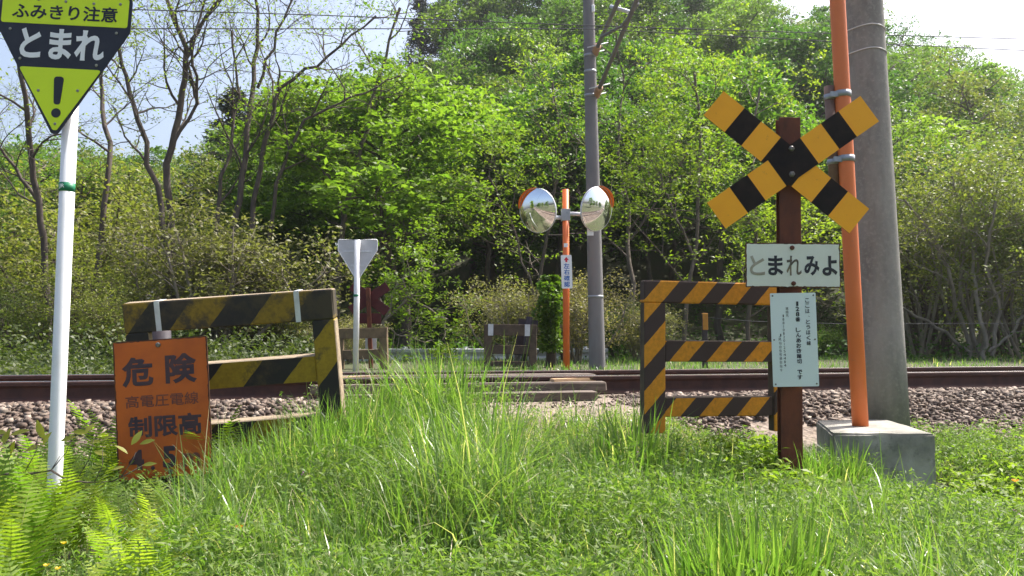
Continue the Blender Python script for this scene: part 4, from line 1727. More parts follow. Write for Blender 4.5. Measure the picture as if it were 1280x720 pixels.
# bright trees along the front of the wood
put('front0', 505, 22.0, 108, 9, 'large bright yellow green tree bulging forward left of the mirrors', 'tree', sx=1.5, rz=1.0)
put('front2', 610, 26, 150, 9, 'bright green tree directly behind the left traffic mirror', 'tree', sx=1.1)
put('front1', 415, 25, 190, 9, 'deep green tree behind the grey backed warning sign', 'tree', sx=1.1)
put('front1', 700, 28, 120, 9, 'green tree behind the orange mirror pole', 'tree', sx=1.1)
put('front1', 815, 27, 150, 9, 'green tree between the mast and the crossbuck', 'tree', sx=1.0)
put('front0', 905, 25, 110, 9, 'airy light green tree behind the left arm of the crossbuck', 'tree', sx=1.0)
put('broad0', 1150, 27, 150, 9, 'light green tree right of the concrete utility pole', 'tree', sx=1.15)
put('airy1', 1260, 25, 190, 9, 'brownish young leaved tree at the right edge of the wood', 'tree', sx=1.2)
put('front2', 1010, 25, 170, 9, 'green tree behind the rusty crossbuck post', 'tree', sx=1.0)
put('broad3', 330, 27, 215, 9, 'green tree behind the dry bush and the dark stems', 'tree', sx=1.2)
put('airy0', 60, 26, 190, 9, 'airy pale green tree behind the white sign pole', 'tree', sx=1.2)
put('airy1', 180, 27, 200, 9, 'thin young leaved tree behind the leftmost bare trunks', 'tree', sx=1.2)

# trees with bare dark stems
line_tree('bare_tree', 'bare dark tree at the left edge, passing behind the lime warning sign', 'tree',
          [[(62, 452, 6), (55, 300, 6), (40, 200, 5.5), (25, 90, 4), (22, -60, 3)], [(50, 255, 4), (20, 210, 3), (-20, 160, 2)]],
          17.5, 101, 'bark_dark', 'leaf_tuft', 8, 2.0, 5, 1.0, 5, 0.5, 1, 0.085, 0.35)
line_tree('bare_tree', 'bare tree with a crooked trunk just right of the white sign pole', 'tree',
          [[(118, 445, 6), (124, 320, 5.5), (137, 200, 5), (128, 120, 4), (112, 40, 3), (105, -60, 2)]],
          19, 102, 'bark_dark', 'leaf_tuft', 9, 1.9, 5, 0.9, 5, 0.45, 1, 0.085, 0.4)
line_tree('bare_tree', 'slender bare tree leaning left between two thicker trunks', 'tree',
          [[(216, 445, 6), (212, 330, 6), (202, 260, 5.5), (172, 150, 4.5), (152, 80, 3.5), (140, -40, 2)]],
          17, 103, 'bark_dark', 'leaf_tuft', 9, 1.8, 5, 0.9, 4, 0.45, 2, 0.08, 0.45)
line_tree('bare_tree', 'tall bare tree forking into two limbs against the sky', 'tree',
          [[(222, 445, 7), (216, 330, 7), (208, 205, 6.5), (226, 130, 6), (233, 60, 5), (205, -10, 3.5), (190, -80, 2)],
           [(231, 75, 4), (252, 30, 3.5), (290, -30, 2.5), (320, -90, 1.5)],
           [(238, 90, 3), (248, 130, 2.6), (232, 60, 2), (243, 40, 1.5)],
           [(208, 200, 3.5), (246, 130, 3), (240, 65, 2.6), (262, -20, 1.8)]],
          18, 104, 'bark_dark', 'leaf_tuft', 7, 1.9, 5, 1.0, 5, 0.5, 1, 0.085, 0.35)
line_tree('bare_tree', 'many stemmed bare tree spreading wide branches against the sky above the fence', 'tree',
          [[(285, 445, 6), (290, 330, 6), (300, 250, 5.5), (312, 140, 5), (322, 60, 4), (318, -30, 2.5)],
           [(300, 445, 6), (308, 330, 5), (330, 180, 4.5), (350, 110, 3.5), (410, 70, 2.5), (470, 20, 1.6)],
           [(270, 445, 5), (268, 320, 4.5), (276, 220, 3.5), (300, 120, 2.5), (290, 40, 1.8)],
           [(318, 445, 5), (328, 340, 4), (345, 230, 3.5), (380, 150, 3), (440, 120, 2), (500, 95, 1.2)],
           [(322, 110, 3), (345, 40, 2.4), (380, -30, 1.6)]],
          18.5, 105, 'bark_dark', 'leaf_tuft', 7, 1.9, 5, 1.0, 5, 0.5, 1, 0.085, 0.4)
line_tree('tufted_tree', 'crooked tree with yellow green leaf tufts behind the grey backed sign', 'tree',
          [[(420, 448, 6), (424, 330, 5.5), (432, 260, 5), (452, 180, 4), (476, 90, 3), (500, 10, 2)],
           [(428, 320, 4), (455, 330, 3), (490, 300, 2.6), (530, 285, 2)],
           [(432, 262, 3), (400, 200, 2.5), (370, 170, 1.8)]],
          20, 106, 'bark_mid', 'leaf_tuft', 9, 2.1, 5, 1.0, 4, 0.5, 3, 0.1, 0.25, up=0.15)
line_tree('tufted_tree', 'low arching sapling with bright leaf tufts in the dark gap beside the far fence', 'tree',
          [[(470, 448, 3), (480, 400, 2.6), (510, 370, 2), (560, 400, 1.5)], [(478, 405, 2), (500, 420, 1.6), (540, 425, 1.2)], [(474, 420, 2), (500, 350, 1.6), (545, 330, 1.2)]],
          17, 107, 'bark_pale', 'leaf_tuft', 7, 1.1, 4, 0.6, 3, 0.3, 5, 0.1, 0.25, up=0.1)
line_tree('tufted_tree', 'thin grey tree with sparse tufts just right of the mast', 'tree',
          [[(793, 448, 5), (790, 380, 4.5), (786, 280, 4), (772, 190, 3), (780, 110, 2.2), (770, 40, 1.4)], [(788, 300, 2.5), (830, 240, 2), (860, 190, 1.4)]],
          19, 108, 'bark_mid', 'leaf_tuft', 10, 2.2, 5, 1.1, 4, 0.5, 4, 0.1, 0.3, up=0.2)
line_tree('tufted_tree', 'slim tree with bright tufts behind the left end of the striped fence', 'tree',
          [[(852, 448, 4), (858, 380, 4), (872, 280, 3.5), (876, 180, 3), (868, 90, 2)], [(866, 320, 2.5), (840, 260, 2), (820, 210, 1.4)]],
          18, 109, 'bark_mid', 'leaf_tuft', 10, 2.0, 5, 1.0, 4, 0.5, 5, 0.1, 0.2, up=0.2)
line_tree('tufted_tree', 'thin tree with bright leaf tufts behind the white stop plate', 'tree',
          [[(932, 448, 4), (936, 390, 4), (945, 300, 3.2), (940, 200, 2.6), (950, 110, 1.8)], [(938, 380, 2), (965, 330, 1.8), (1000, 300, 1.3)]],
          19, 110, 'bark_mid', 'leaf_tuft', 10, 2.0, 5, 1.0, 4, 0.5, 5, 0.1, 0.2, up=0.15)
line_tree('tufted_tree', 'grey branching tree behind the left traffic mirror with few leaves', 'tree',
          [[(660, 448, 4), (668, 380, 3.6), (690, 270, 3), (700, 180, 2.4), (690, 100, 1.6)], [(668, 370, 2.4), (640, 280, 2), (610, 220, 1.4)]],
          20, 111, 'bark_mid', 'leaf_tuft', 10, 2.1, 5, 1.0, 4, 0.5, 3, 0.1, 0.25, up=0.2)
line_tree('pale_stemmed_tree', 'tangle of pale bare stems leaning left beside the utility pole', 'tree',
          [[(1218, 445, 5), (1205, 410, 4), (1188, 350, 3.5), (1165, 290, 2.6), (1130, 250, 1.6)], [(1212, 440, 3.5), (1170, 410, 3), (1120, 380, 2.2), (1080, 350, 1.4)],
           [(1224, 442, 3.5), (1200, 360, 3), (1205, 290, 2), (1190, 220, 1.3)]],
          19, 112, 'bark_pale', 'leaf_olive', 6, 1.6, 5, 0.8, 3, 0.45, 3, 0.1, 0.4, up=0.2)
line_tree('pale_stemmed_tree', 'pale forked stems at the right edge above the ballast', 'tree',
          [[(1234, 445, 4.5), (1225, 400, 4), (1216, 340, 3), (1222, 280, 2)], [(1240, 445, 4), (1250, 390, 3.4), (1232, 330, 2.6), (1245, 250, 1.6)], [(1236, 440, 3), (1262, 420, 2.4), (1290, 380, 1.6)]],
          18, 113, 'bark_pale', 'leaf_olive', 6, 1.6, 5, 0.8, 3, 0.45, 3, 0.1, 0.4, up=0.25)

# shrubs in front of the wood
SH = [('olive0', -20, 16.5, 300, 'olive bush cut by the left edge of the view'), ('olive1', 35, 15.5, 330, 'olive bush left of the white sign pole, low and wide'),
      ('olive0', 110, 16, 290, 'olive bush between the white pole and the orange sign'), ('olive1', 165, 15, 335, 'olive bush right above the orange sign'),
      ('olive1', 345, 17, 330, 'olive bush above the right end of the worn fence'), ('olive0', 75, 21, 235, 'tall olive bush behind the white sign pole'),
      ('olive0', 160, 21.5, 245, 'tall olive bush behind the leaning bare trunk'), ('olive1', -60, 21, 240, 'tall olive bush at the far left'),
      ('olive1', 10, 22, 255, 'tall olive bush under the leftmost bare tree'),
      ('dry0', 255, 16.5, 262, 'big dry brown bush above the worn striped fence'), ('dry0', 300, 17.5, 300, 'smaller dry brown bush under the many stemmed bare tree'),
      ('dry0', 638, 15.5, 352, 'dry tan bush behind the dark far fence'), ('dry0', 722, 16, 345, 'dry tan bush between the mirror pole and the mast'),
      ('dry0', 800, 17, 375, 'low dry tan bush right of the mast foot'), ('dry0', 440, 15.5, 395, 'low dry bush behind the small far fence'),
      ('green0', 770, 19, 385, 'low green bush at the foot of the mast'), ('green0', 205, 15.5, 395, 'fresh green bush seen through the worn fence'),
      ('green0', 1015, 20, 405, 'low green bush seen beside the notice plate'),
      ('pale0', 1150, 21, 215, 'tall pale stemmed bush right of the utility pole'), ('pale0', 1215, 20, 200, 'tall yellow olive bush at the right'),
      ('pale0', 1280, 19, 205, 'tall yellow olive bush cut by the right edge of the view'), ('pale0', 1345, 19, 215, 'tall olive bush just beyond the right edge'),
      ('olive1', 1180, 23, 235, 'olive bush behind the tangle of pale stems'), ('olive0', 1265, 22.5, 230, 'olive bush behind the forked pale stems')]
H0S = {'olive0': 3.2, 'olive1': 3.2, 'dry0': 2.0, 'green0': 2.6, 'pale0': 5.0}
for key, px, d, top, lab in SH:
    put(key, px, d, top + (32 if key.startswith('olive') and d < 18 else 0), H0S[key], lab, 'bush', None, sx=1.25 if key != 'pale0' else 1.1)


def ivy_column():
    rng = np.random.default_rng(9)
    d = 13.2
    p = at(688, 458, d)
    root = empty('ivy_column', (p.x, d, tz(p.x, d)))
    tag(root, 'dense green ivy climbing a stump beside the orange mirror pole', 'ivy')
    mb = MB()
    mb.tube([(0, 0, -0.1), (0.03, 0, 0.6), (0, 0.02, 1.25)], [0.09, 0.07, 0.04], 8)
    mb.build('stump', M['bark_dark'], root)
    n = 3000
    h = rng.uniform(0.1, 1.0, n) ** 0.8
    a = rng.uniform(0, 6.28, n)
    r = 0.22 * np.sqrt(rng.uniform(0.05, 1, n)) * (1 + 0.35 * np.sin(h * 13 + 2 * np.sin(a)) + 0.25 * np.sin(a * 3 + h * 9)) * np.where(h > 0.93, 0.6, 1.0) * (0.65 + 0.5 * h)
    C = np.stack([r * np.cos(a), r * np.sin(a), h * 1.5], 1)
    V, Q = leaf_quads(C, rng.uniform(0.05, 0.1, n), rng.uniform(0.035, 0.07, n), rng, up=0.3)
    np_mesh('foliage', V, Q, M['leaf_ivy'], root)


ivy_column()


# ------------------------------------------------------------------ grass, weeds, ferns
def blades(x, y, h, w, bend, rng, lean=None, seg=4):
    n = len(x)
    z = terrain(x, y)
    az = rng.uniform(0, 6.28, n) if lean is None else lean
    dx, dy = np.cos(az), np.sin(az)
    fa = az + np.pi / 2 + rng.normal(0, 0.5, n)
    wx, wy = np.cos(fa), np.sin(fa)
    rows = []
    for i in range(seg + 1):
        t = i / seg
        th = bend * t
        # arc: horizontal and vertical progress of a blade that bends over
        hx = np.where(np.abs(bend) < 1e-3, 0, (1 - np.cos(th)) / np.maximum(bend, 1e-3)) * h
        hz = np.where(np.abs(bend) < 1e-3, t, np.sin(th) / np.maximum(bend, 1e-3)) * h
        ww = w * (1.0 - t ** 2.2) * 0.5 + 0.0002
        cx, cy, cz = x + dx * hx, y + dy * hx, z - 0.01 + hz
        rows.append(np.stack([cx - wx * ww, cy - wy * ww, cz], 1))
        rows.append(np.stack([cx + wx * ww, cy + wy * ww, cz], 1))
    V = np.stack(rows, 1)
    nv = 2 * (seg + 1)
    base = (np.arange(n) * nv)[:, None, None]
    q = np.array([[2 * i, 2 * i + 1, 2 * i + 3, 2 * i + 2] for i in range(seg)])[None]
    return V.reshape(-1, 3), (base + q).reshape(-1, 4)


def patch_noise(x, y, f, seed):
    r = np.random.default_rng(seed)
    v = 0
    for i in range(5):
        a, b, c, e = r.uniform(-1, 1, 4)
        v = v + np.sin(f * (1 + 0.6 * i) * (a * x + b * y) * 1.8 + c * 6 + e * 3 * np.sin(f * 0.7 * (b * x - a * y)))
    return 0.5 + v / 8


def grass_mask(x, y):
    """how grown over the ground is: none on the track bed, thin on the path"""
    s, a = sa(x, y)
    pm = path_mask(a)
    side = sstep(s, 1.25, 1.6)
    path = sstep(s, 0.95, 1.5)
    m = side * (1 - pm) + path * pm
    m = m * ~((x > 1.72) & (x < 2.6) & (y > 4.58) & (y < 5.9))
    # bare gravel left of the ferns
    return m


def scatter(n, x0, x1, y0, y1, rng, bias=1.0):
    u = rng.random(n) ** bias
    y = y0 + (y1 - y0) * u
    x = rng.uniform(x0, x1, n)
    return x, y


gr = np.random.default_rng(5)


def view_fan(n, y0, y1, rng, margin=1.4, p=1.0):
    y = (y0 ** p + (y1 ** p - y0 ** p) * rng.random(n)) ** (1 / p)
    half = 0.66 * y + margin
    x = rng.uniform(-1, 1, n) * half
    return x, y


def low_zone(x, y):
    f = np.ones(len(x))
    f = np.where((x < -1.15) & (y > 2.3), 0.4, f)
    f = np.where((x > 0.9) & (y > 2.7), 0.55, f)
    f = np.where((x > 1.9) & (y > 3.4), 0.32, f)
    f = np.where((np.abs(x) < 0.95) & (y > 3.2), 0.6, f)
    f = np.where((x > 1.15) & (x < 1.75) & (y > 3.5) & (y < 4.3), 0.3, f)
    f = np.where((x > -1.15) & (x < 0.0) & (y > 2.6), 1.3, f)
    return f * np.where(y < 2.6, 0.85, 1.0)


# general meadow grass
x, y = view_fan(155000, 1.15, 6.3, gr)
keep = gr.random(len(x)) < grass_mask(x, y) * (0.35 + 0.65 * patch_noise(x, y, 2.2, 3))
s_, a_ = sa(x, y)
pm = path_mask(a_) * (1 - sstep(s_, 2.3, 3.2))
fernzone = (x < -1.15) & (y < 4.2)
keep &= ~(fernzone & (gr.random(len(x)) < 0.72))
keep &= ~((pm > 0.5) & (gr.random(len(x)) < 0.8))
x, y = x[keep], y[keep]
n = len(x)
hh = (0.07 + 0.34 * patch_noise(x, y, 1.6, 8) ** 1.6) * gr.uniform(0.5, 1.35, n)
hh *= low_zone(x, y)
V, Q = blades(x, y, hh * 1.25, gr.uniform(0.0035, 0.008, n), gr.uniform(0.25, 1.9, n), gr)
tag(np_mesh('meadow_grass', V, Q, M['grass'], smooth=True), 'lush green grass blades overgrowing the approach to the crossing', 'grass', kind='stuff')

# short sunlit grass on the trodden path
x, y = view_fan(90000, 3.0, 6.2, gr)
s_, a_ = sa(x, y)
pm = path_mask(a_) * sstep(s_, 0.85, 1.5) * (1 - sstep(s_, 2.7, 3.6))
keep = gr.random(len(x)) < pm * (0.4 + 0.6 * patch_noise(x, y, 3, 4))
x, y = x[keep], y[keep]
n = len(x)
V, Q = blades(x, y, gr.uniform(0.03, 0.11, n), gr.uniform(0.003, 0.006, n), gr.uniform(0.2, 1.7, n), gr, seg=3)
tag(np_mesh('path_grass', V, Q, M['grass_short'], smooth=True), 'short pale green grass on the trodden path up to the crossing', 'grass', kind='stuff')

# tall tufts
TUFTS = [(395, 570, 4.0, 0.22, 420, 0.44), (440, 570, 4.1, 0.25, 420, 0.4), (350, 570, 3.85, 0.22, 360, 0.4), (310, 600, 3.75, 0.18, 260, 0.34), (560, 570, 4.4, 0.3, 360, 0.34),
         (700, 630, 3.4, 0.35, 420, 0.24), (780, 640, 3.3, 0.35, 420, 0.26), (860, 620, 3.6, 0.35, 420, 0.24), (900, 660, 3.0, 0.35, 420, 0.26), (640, 650, 3.1, 0.35, 360, 0.26),
         (1100, 680, 2.9, 0.4, 420, 0.2), (1180, 680, 3.0, 0.4, 360, 0.18), (500, 660, 3.0, 0.4, 480, 0.3), (420, 600, 3.7, 0.35, 480, 0.34), (740, 700, 2.5, 0.35, 300, 0.2), (680, 590, 4.2, 0.3, 300, 0.17), (740, 585, 4.3, 0.25, 260, 0.2),
         (1062, 610, 4.35, 0.1, 200, 0.34), (1095, 610, 4.35, 0.08, 120, 0.26), (1040, 600, 4.3, 0.1, 160, 0.3), (470, 560, 4.5, 0.3, 420, 0.36), (520, 570, 4.35, 0.3, 420, 0.34), (430, 590, 4.1, 0.3, 360, 0.32), (370, 600, 3.8, 0.25, 300, 0.32), (545, 545, 5.0, 0.26, 560, 0.56), (500, 540, 4.9, 0.3, 420, 0.36), (455, 550, 4.7, 0.3, 420, 0.33), (590, 560, 4.6, 0.25, 260, 0.27), (400, 560, 4.35, 0.3, 420, 0.34),
         (345, 585, 3.9, 0.24, 320, 0.36), (300, 600, 3.7, 0.2, 200, 0.3), (520, 600, 4.1, 0.4, 420, 0.3), (620, 600, 4.0, 0.3, 160, 0.2),
         (790, 575, 4.25, 0.16, 200, 0.42), (760, 600, 4.0, 0.2, 160, 0.3), (830, 560, 4.4, 0.25, 200, 0.24), (905, 560, 4.35, 0.22, 160, 0.2),
         (940, 790, 2.05, 0.16, 560, 0.36), (890, 790, 2.05, 0.14, 420, 0.34), (985, 790, 2.1, 0.14, 420, 0.34), (1030, 580, 4.3, 0.2, 200, 0.26), (1080, 600, 4.2, 0.2, 160, 0.24),
         (1010, 590, 4.3, 0.16, 160, 0.28), (700, 640, 3.3, 0.4, 240, 0.2), (560, 690, 2.6, 0.4, 260, 0.22), (420, 640, 3.2, 0.4, 360, 0.28), (380, 700, 2.5, 0.3, 220, 0.25)]
XS, YS, HS, BS, LS = [], [], [], [], []
for (px, py, d, r, n, h) in TUFTS:
    c = at(px, py, d)
    q = gr.normal(0, r * 0.5, (n, 2))
    XS.append(c.x + q[:, 0])
    YS.append(c.y + q[:, 1])
    HS.append(h * gr.uniform(0.35, 1.15, n))
    up = 0.55 if d < 2.3 else 1.0
    BS.append(np.abs(gr.normal(0.6, 0.75, n)) * up + 0.05)
    LS.append(np.arctan2(q[:, 1], q[:, 0]) + gr.normal(0, 0.7, n))
x, y, hh, bb, ll = map(np.concatenate, (XS, YS, HS, BS, LS))
keep = ~((x > 1.78) & (x < 2.55) & (y > 4.58) & (y < 5.5))
x, y, hh, bb, ll = x[keep], y[keep], hh[keep], bb[keep], ll[keep]
V, Q = blades(x, y, hh, gr.uniform(0.005, 0.0135, len(x)), bb, gr, lean=ll, seg=5)
tag(np_mesh('tall_grass', V, Q, M['grass_tall'], smooth=True), 'tall bright tufts of grass standing at the deck and fence feet', 'grass', kind='stuff')

# bleached bent blades
x, y = view_fan(5600, 1.3, 5.6, gr)
keep = gr.random(len(x)) < grass_mask(x, y)
x, y = x[keep], y[keep]
n = len(x)
V, Q = blades(x, y, gr.uniform(0.12, 0.34, n) * (0.3 + 0.7 * low_zone(x, y)), gr.uniform(0.003, 0.006, n), gr.uniform(0.9, 2.9, n), gr, seg=5)
tag(np_mesh('dry_grass', V, Q, M['dry_grass'], smooth=True), 'bleached dry blades bent over among the green grass', 'grass', kind='stuff')

# vetch and other weeds: small leaflets in heaps
x, y = view_fan(20000, 1.2, 5.9, gr)
keep = gr.random(len(x)) < grass_mask(x, y) * (0.25 + 0.75 * (patch_noise(x, y, 1.4, 15) > 0.42))
s_, a_ = sa(x, y)
pm = path_mask(a_) * (1 - sstep(s_, 2.4, 3.2))
keep &= ~((pm > 0.5) & (gr.random(len(x)) < 0.75))
keep &= ~((x < -1.15) & (y < 4.2) & (gr.random(len(x)) < 0.6))
x, y = x[keep], y[keep]
k = 30
n = len(x)
hgt = (0.1 + 0.26 * patch_noise(x, y, 1.7, 22)) * gr.uniform(0.6, 1.3, n) * (0.35 + 0.65 * low_zone(x, y))
t = gr.uniform(0.15, 1.0, (n, k))
lean = gr.normal(0, 0.35, (n, 2))
C = np.stack([x[:, None] + lean[:, :1] * t * hgt[:, None] + gr.normal(0, 0.022, (n, k)),
              y[:, None] + lean[:, 1:] * t * hgt[:, None] + gr.normal(0, 0.022, (n, k)),
              terrain(x, y)[:, None] + t * hgt[:, None]], -1).reshape(-1, 3)
V, Q = leaf_quads(C, gr.uniform(0.014, 0.044, len(C)), gr.uniform(0.004, 0.0105, len(C)), gr, up=0.45)
tag(np_mesh('weeds', V, Q, M['weed'], smooth=False), 'low leafy vetch and clover weeds mixed through the grass', 'weeds', kind='stuff')

# broader light leaves near the crossbuck foot, the block and the right edge
XS, YS, HS = [], [], []
for (px, py, d, r, n, h) in [(960, 640, 3.9, 0.2, 30, 0.16), (1225, 600, 4.5, 0.28, 130, 0.2), (1265, 610, 4.4, 0.35, 160, 0.24), (1330, 600, 4.5, 0.4, 120, 0.28),
                             (1230, 660, 3.6, 0.3, 50, 0.12), (880, 560, 4.3, 0.2, 30, 0.14), (930, 540, 4.4, 0.2, 40, 0.2), (955, 560, 4.35, 0.1, 30, 0.24)]:
    c = at(px, py, d)
    q = gr.normal(0, r * 0.55, (n, 2))
    XS.append(c.x + q[:, 0]); YS.append(c.y + q[:, 1]); HS.append(h * gr.uniform(0.5, 1.1, n))
x, y, hgt = map(np.concatenate, (XS, YS, HS))
keep = ~((x > 1.78) & (x < 2.55) & (y > 4.5) & (y < 5.5))
x, y, hgt = x[keep], y[keep], hgt[keep]
n = len(x)
k = 16
t = gr.uniform(0.2, 1.0, (n, k))
lean = gr.normal(0, 0.25, (n, 2))
C = np.stack([x[:, None] + lean[:, :1] * t * hgt[:, None] + gr.normal(0, 0.03, (n, k)), y[:, None] + lean[:, 1:] * t * hgt[:, None] + gr.normal(0, 0.03, (n, k)),
              terrain(x, y)[:, None] + t * hgt[:, None]], -1).reshape(-1, 3)
V, Q = leaf_quads(C, gr.uniform(0.03, 0.065, len(C)), gr.uniform(0.014, 0.026, len(C)), gr, up=0.7)
tag(np_mesh('mugwort', V, Q, M['weed_light'], smooth=False), 'fresh light green leafy weeds at the crossbuck foot and right edge', 'weeds', kind='stuff')

# tiny vetch flowers
x, y = view_fan(150, 1.6, 4.8, gr)
keep = (gr.random(len(x)) < grass_mask(x, y)) & (patch_noise(x, y, 1.1, 31) > 0.5)
x, y = x[keep], y[keep]
n = len(x)
C = np.repeat(np.stack([x, y, terrain(x, y) + gr.uniform(0.12, 0.27, n)], 1), 7, 0)
C = C + gr.normal(0, 0.006, C.shape)
V, Q = leaf_quads(C, gr.uniform(0.006, 0.011, len(C)), gr.uniform(0.004, 0.007, len(C)), gr)
tag(np_mesh('vetch_flowers', V, Q, M['petal_purple']), 'scattered tiny purple vetch flowers in the grass', 'flowers', kind='stuff')

# grass verge beyond the track
n0 = 42000
x = gr.uniform(-14, 20, n0)
s = -gr.uniform(3.0, 15, n0) ** 1.0
xx, yy = x, 6.6 - s + x * 0.22
ss, _ = sa(xx, yy)
keep = (ss < -3.3) & ((xx > -1.5) | (gr.random(n0) < 0.15)) & (gr.random(n0) < np.where(xx > 3.5, 0.45, 1.0)) & (gr.random(n0) < 0.3 + 0.7 * patch_noise(xx, yy, 0.8, 44))
xx, yy = xx[keep], yy[keep]
n = len(xx)
V, Q = blades(xx, yy, gr.uniform(0.05, 0.16, n), gr.uniform(0.01, 0.018, n), gr.uniform(0.2, 1.4, n), gr, seg=2)
tag(np_mesh('verge_grass', V, Q, M['grass'], smooth=True), 'green grass verge beyond the track in front of the wood', 'grass', kind='stuff')


# scrubby leaves between the track and the bushes on the left
n0 = 30000
s_, a_ = -gr.uniform(3.0, 10, n0), gr.uniform(-16, -1.5, n0)
x, y = xy(s_, a_)
hgt = gr.uniform(0.02, 0.9, n0) ** 1.3 * (0.15 + 0.85 * patch_noise(x, y, 1.3, 61)) * (0.35 + 0.65 * sstep(-s_, 3, 6))
C = np.stack([x, y, terrain(x, y) + hgt], 1)
V, Q = leaf_quads(C, gr.uniform(0.05, 0.1, n0), gr.uniform(0.025, 0.05, n0), gr, up=0.5)
tag(np_mesh('scrub', V, Q, M['leaf_scrub']), 'low olive green scrub along the far edge of the track at the left', 'undergrowth', kind='stuff')

# leaf litter and undergrowth at the foot of the wood
n0 = 26000
x = gr.uniform(-34, 34, n0)
y = gr.uniform(17.5, 30, n0)
hgt = gr.uniform(0.05, 0.9, n0) ** 1.4
C = np.stack([x, y, terrain(x, y) + hgt * patch_noise(x, y, 0.5, 51)], 1)
V, Q = leaf_quads(C, gr.uniform(0.08, 0.16, n0), gr.uniform(0.05, 0.09, n0), gr, up=0.7)
tag(np_mesh('undergrowth', V, Q, M['leaf_ivy']), 'dim green undergrowth on the floor of the wood', 'undergrowth', kind='stuff')


def frond_mesh(rng, L, curve, twist):
    """a sterile ostrich-fern frond: arching stalk, tapering toothed pinnae both sides. Local: grows up z, leans to +x"""
    n = 25
    t = np.linspace(0, 1, n)
    th = 0.1 + curve * t ** 1.9
    dl = L / (n - 1)
    X = np.concatenate([[0], np.cumsum(np.sin(th[:-1]) * dl)])
    Zz = np.concatenate([[0], np.cumsum(np.cos(th[:-1]) * dl)])
    P = np.stack([X, np.zeros(n), Zz], 1)
    T = np.stack([np.sin(th), np.zeros(n), np.cos(th)], 1)
    Nn = np.stack([np.cos(th), np.zeros(n), -np.sin(th)], 1)      # the frond's lower face direction
    st = MB()
    st.tube(P, np.linspace(0.0035, 0.0008, n), 5, cap=False)
    V, Fc = [], []
    for i in range(3, n):
        u = t[i]
        ln = L * 0.2 * (math.sin(math.pi * min(1, u ** 0.75 * 0.97 + 0.03)) ** 0.8) * rng.uniform(0.92, 1.05)
        if ln < 0.006:
            continue
        for sgn in (-1, 1):
            d0 = np.array([0, sgn, 0]) * 0.95 + T[i] * 0.28 + Nn[i] * rng.uniform(-0.05, 0.15)
            d0 /= np.linalg.norm(d0)
            m = 7
            w0 = dl * 0.78
            droop = rng.uniform(0.05, 0.3)
            b = len(V)
            for j in range(m):
                q = j / (m - 1)
                c = P[i] + d0 * ln * q + Nn[i] * ln * droop * q * q + T[i] * ln * 0.12 * q * q
                ww = w0 * 0.5 * (1 - q ** 1.7) * (1.0 if j % 2 else 0.72) + 0.0004
                V.append(c + T[i] * ww + Nn[i] * ww * 0.25)
                V.append(c - T[i] * ww)
            for j in range(m - 1):
                Fc.append((b + 2 * j, b + 2 * j + 1, b + 2 * j + 3, b + 2 * j + 2))
    return st, np.array(V), np.array(Fc)


frng = np.random.default_rng(71)
FRONDS = []
for i in range(5):
    FRONDS.append(frond_mesh(frng, 1.0, [0.5, 0.7, 0.95, 0.35, 0.8][i], 0))


def fern(px, py, d, size, nf, label, seed, spread=0.5):
    rng = np.random.default_rng(seed)
    c = at(px, py, d)
    root = empty('fern', (c.x, c.y, tz(c.x, c.y)))
    tag(root, label, 'fern', 'ferns at the left')
    for i in range(nf):
        st, V, Fc = FRONDS[rng.integers(0, 5)]
        o = np_mesh('frond', V, Fc, M['fern'], root, smooth=True) if not FR_CACHE.get(id(st)) else None
        if o is None:
            o = FR_CACHE[id(st)].copy()
            COL.objects.link(o)
            o.parent = root
        else:
            sm = st.build('stalk', M['stem_green'], o)
            FR_CACHE[id(st)] = o
            FR_STALK[o.data.name] = sm
        if not any(ch for ch in o.children):
            s2 = FR_STALK[o.data.name].copy()
            COL.objects.link(s2)
            s2.parent = o
        a = 2 * math.pi * (i + rng.uniform(-0.25, 0.25)) / nf
        s = size * rng.uniform(0.75, 1.1)
        o.scale = (s, s, s)
        o.rotation_euler = (rng.uniform(-0.1, 0.1), rng.uniform(0.0, spread) * 0.55, a)
        o.location = (0.03 * math.cos(a), 0.03 * math.sin(a), 0)


FR_CACHE, FR_STALK = {}, {}
FERNS = [(30, 690, 2.9, 0.46, 10, 'fern at the left edge with upright yellow green fronds'), (40, 820, 2.0, 0.34, 10, 'large fern in the bottom left corner of the view'),
         (78, 735, 2.95, 0.38, 9, 'fern directly in front of the white sign pole'), (176, 800, 2.4, 0.36, 11, 'largest fern, spreading below the orange sign'),
         (243, 740, 2.8, 0.3, 8, 'fern at the lower right corner of the orange sign'), (142, 650, 4.2, 0.52, 9, 'light fern rising behind the left edge of the orange sign'),
         (-30, 720, 2.7, 0.42, 8, 'fern cut by the left edge of the view'), (282, 670, 3.5, 0.22, 7, 'small fern between the orange sign and the tall grass'),
         (105, 870, 1.95, 0.24, 9, 'low fern at the bottom between two bigger ones'), (5, 640, 3.6, 0.3, 8, 'small fern by the ballast at the left edge'),
         (55, 650, 3.75, 0.42, 8, 'fern standing close behind the white pole foot'), (215, 860, 1.95, 0.22, 9, 'low fern at the bottom under the orange sign'),
         (160, 830, 2.15, 0.3, 10, 'bright fern low in front of the largest fern'), (215, 740, 2.85, 0.32, 9, 'fern right under the lower edge of the orange sign'),
         (10, 760, 2.45, 0.42, 10, 'tall pale fern between the bottom left corner and the white pole'), (150, 740, 3.0, 0.32, 9, 'fern under the lower left corner of the orange sign'),
         (262, 650, 4.2, 0.44, 7, 'fern tucked behind the right edge of the orange sign')]
for i, (px, py, d, sz, nf, lab) in enumerate(FERNS):
    fern(px, py, d, sz, nf, lab, 300 + i)


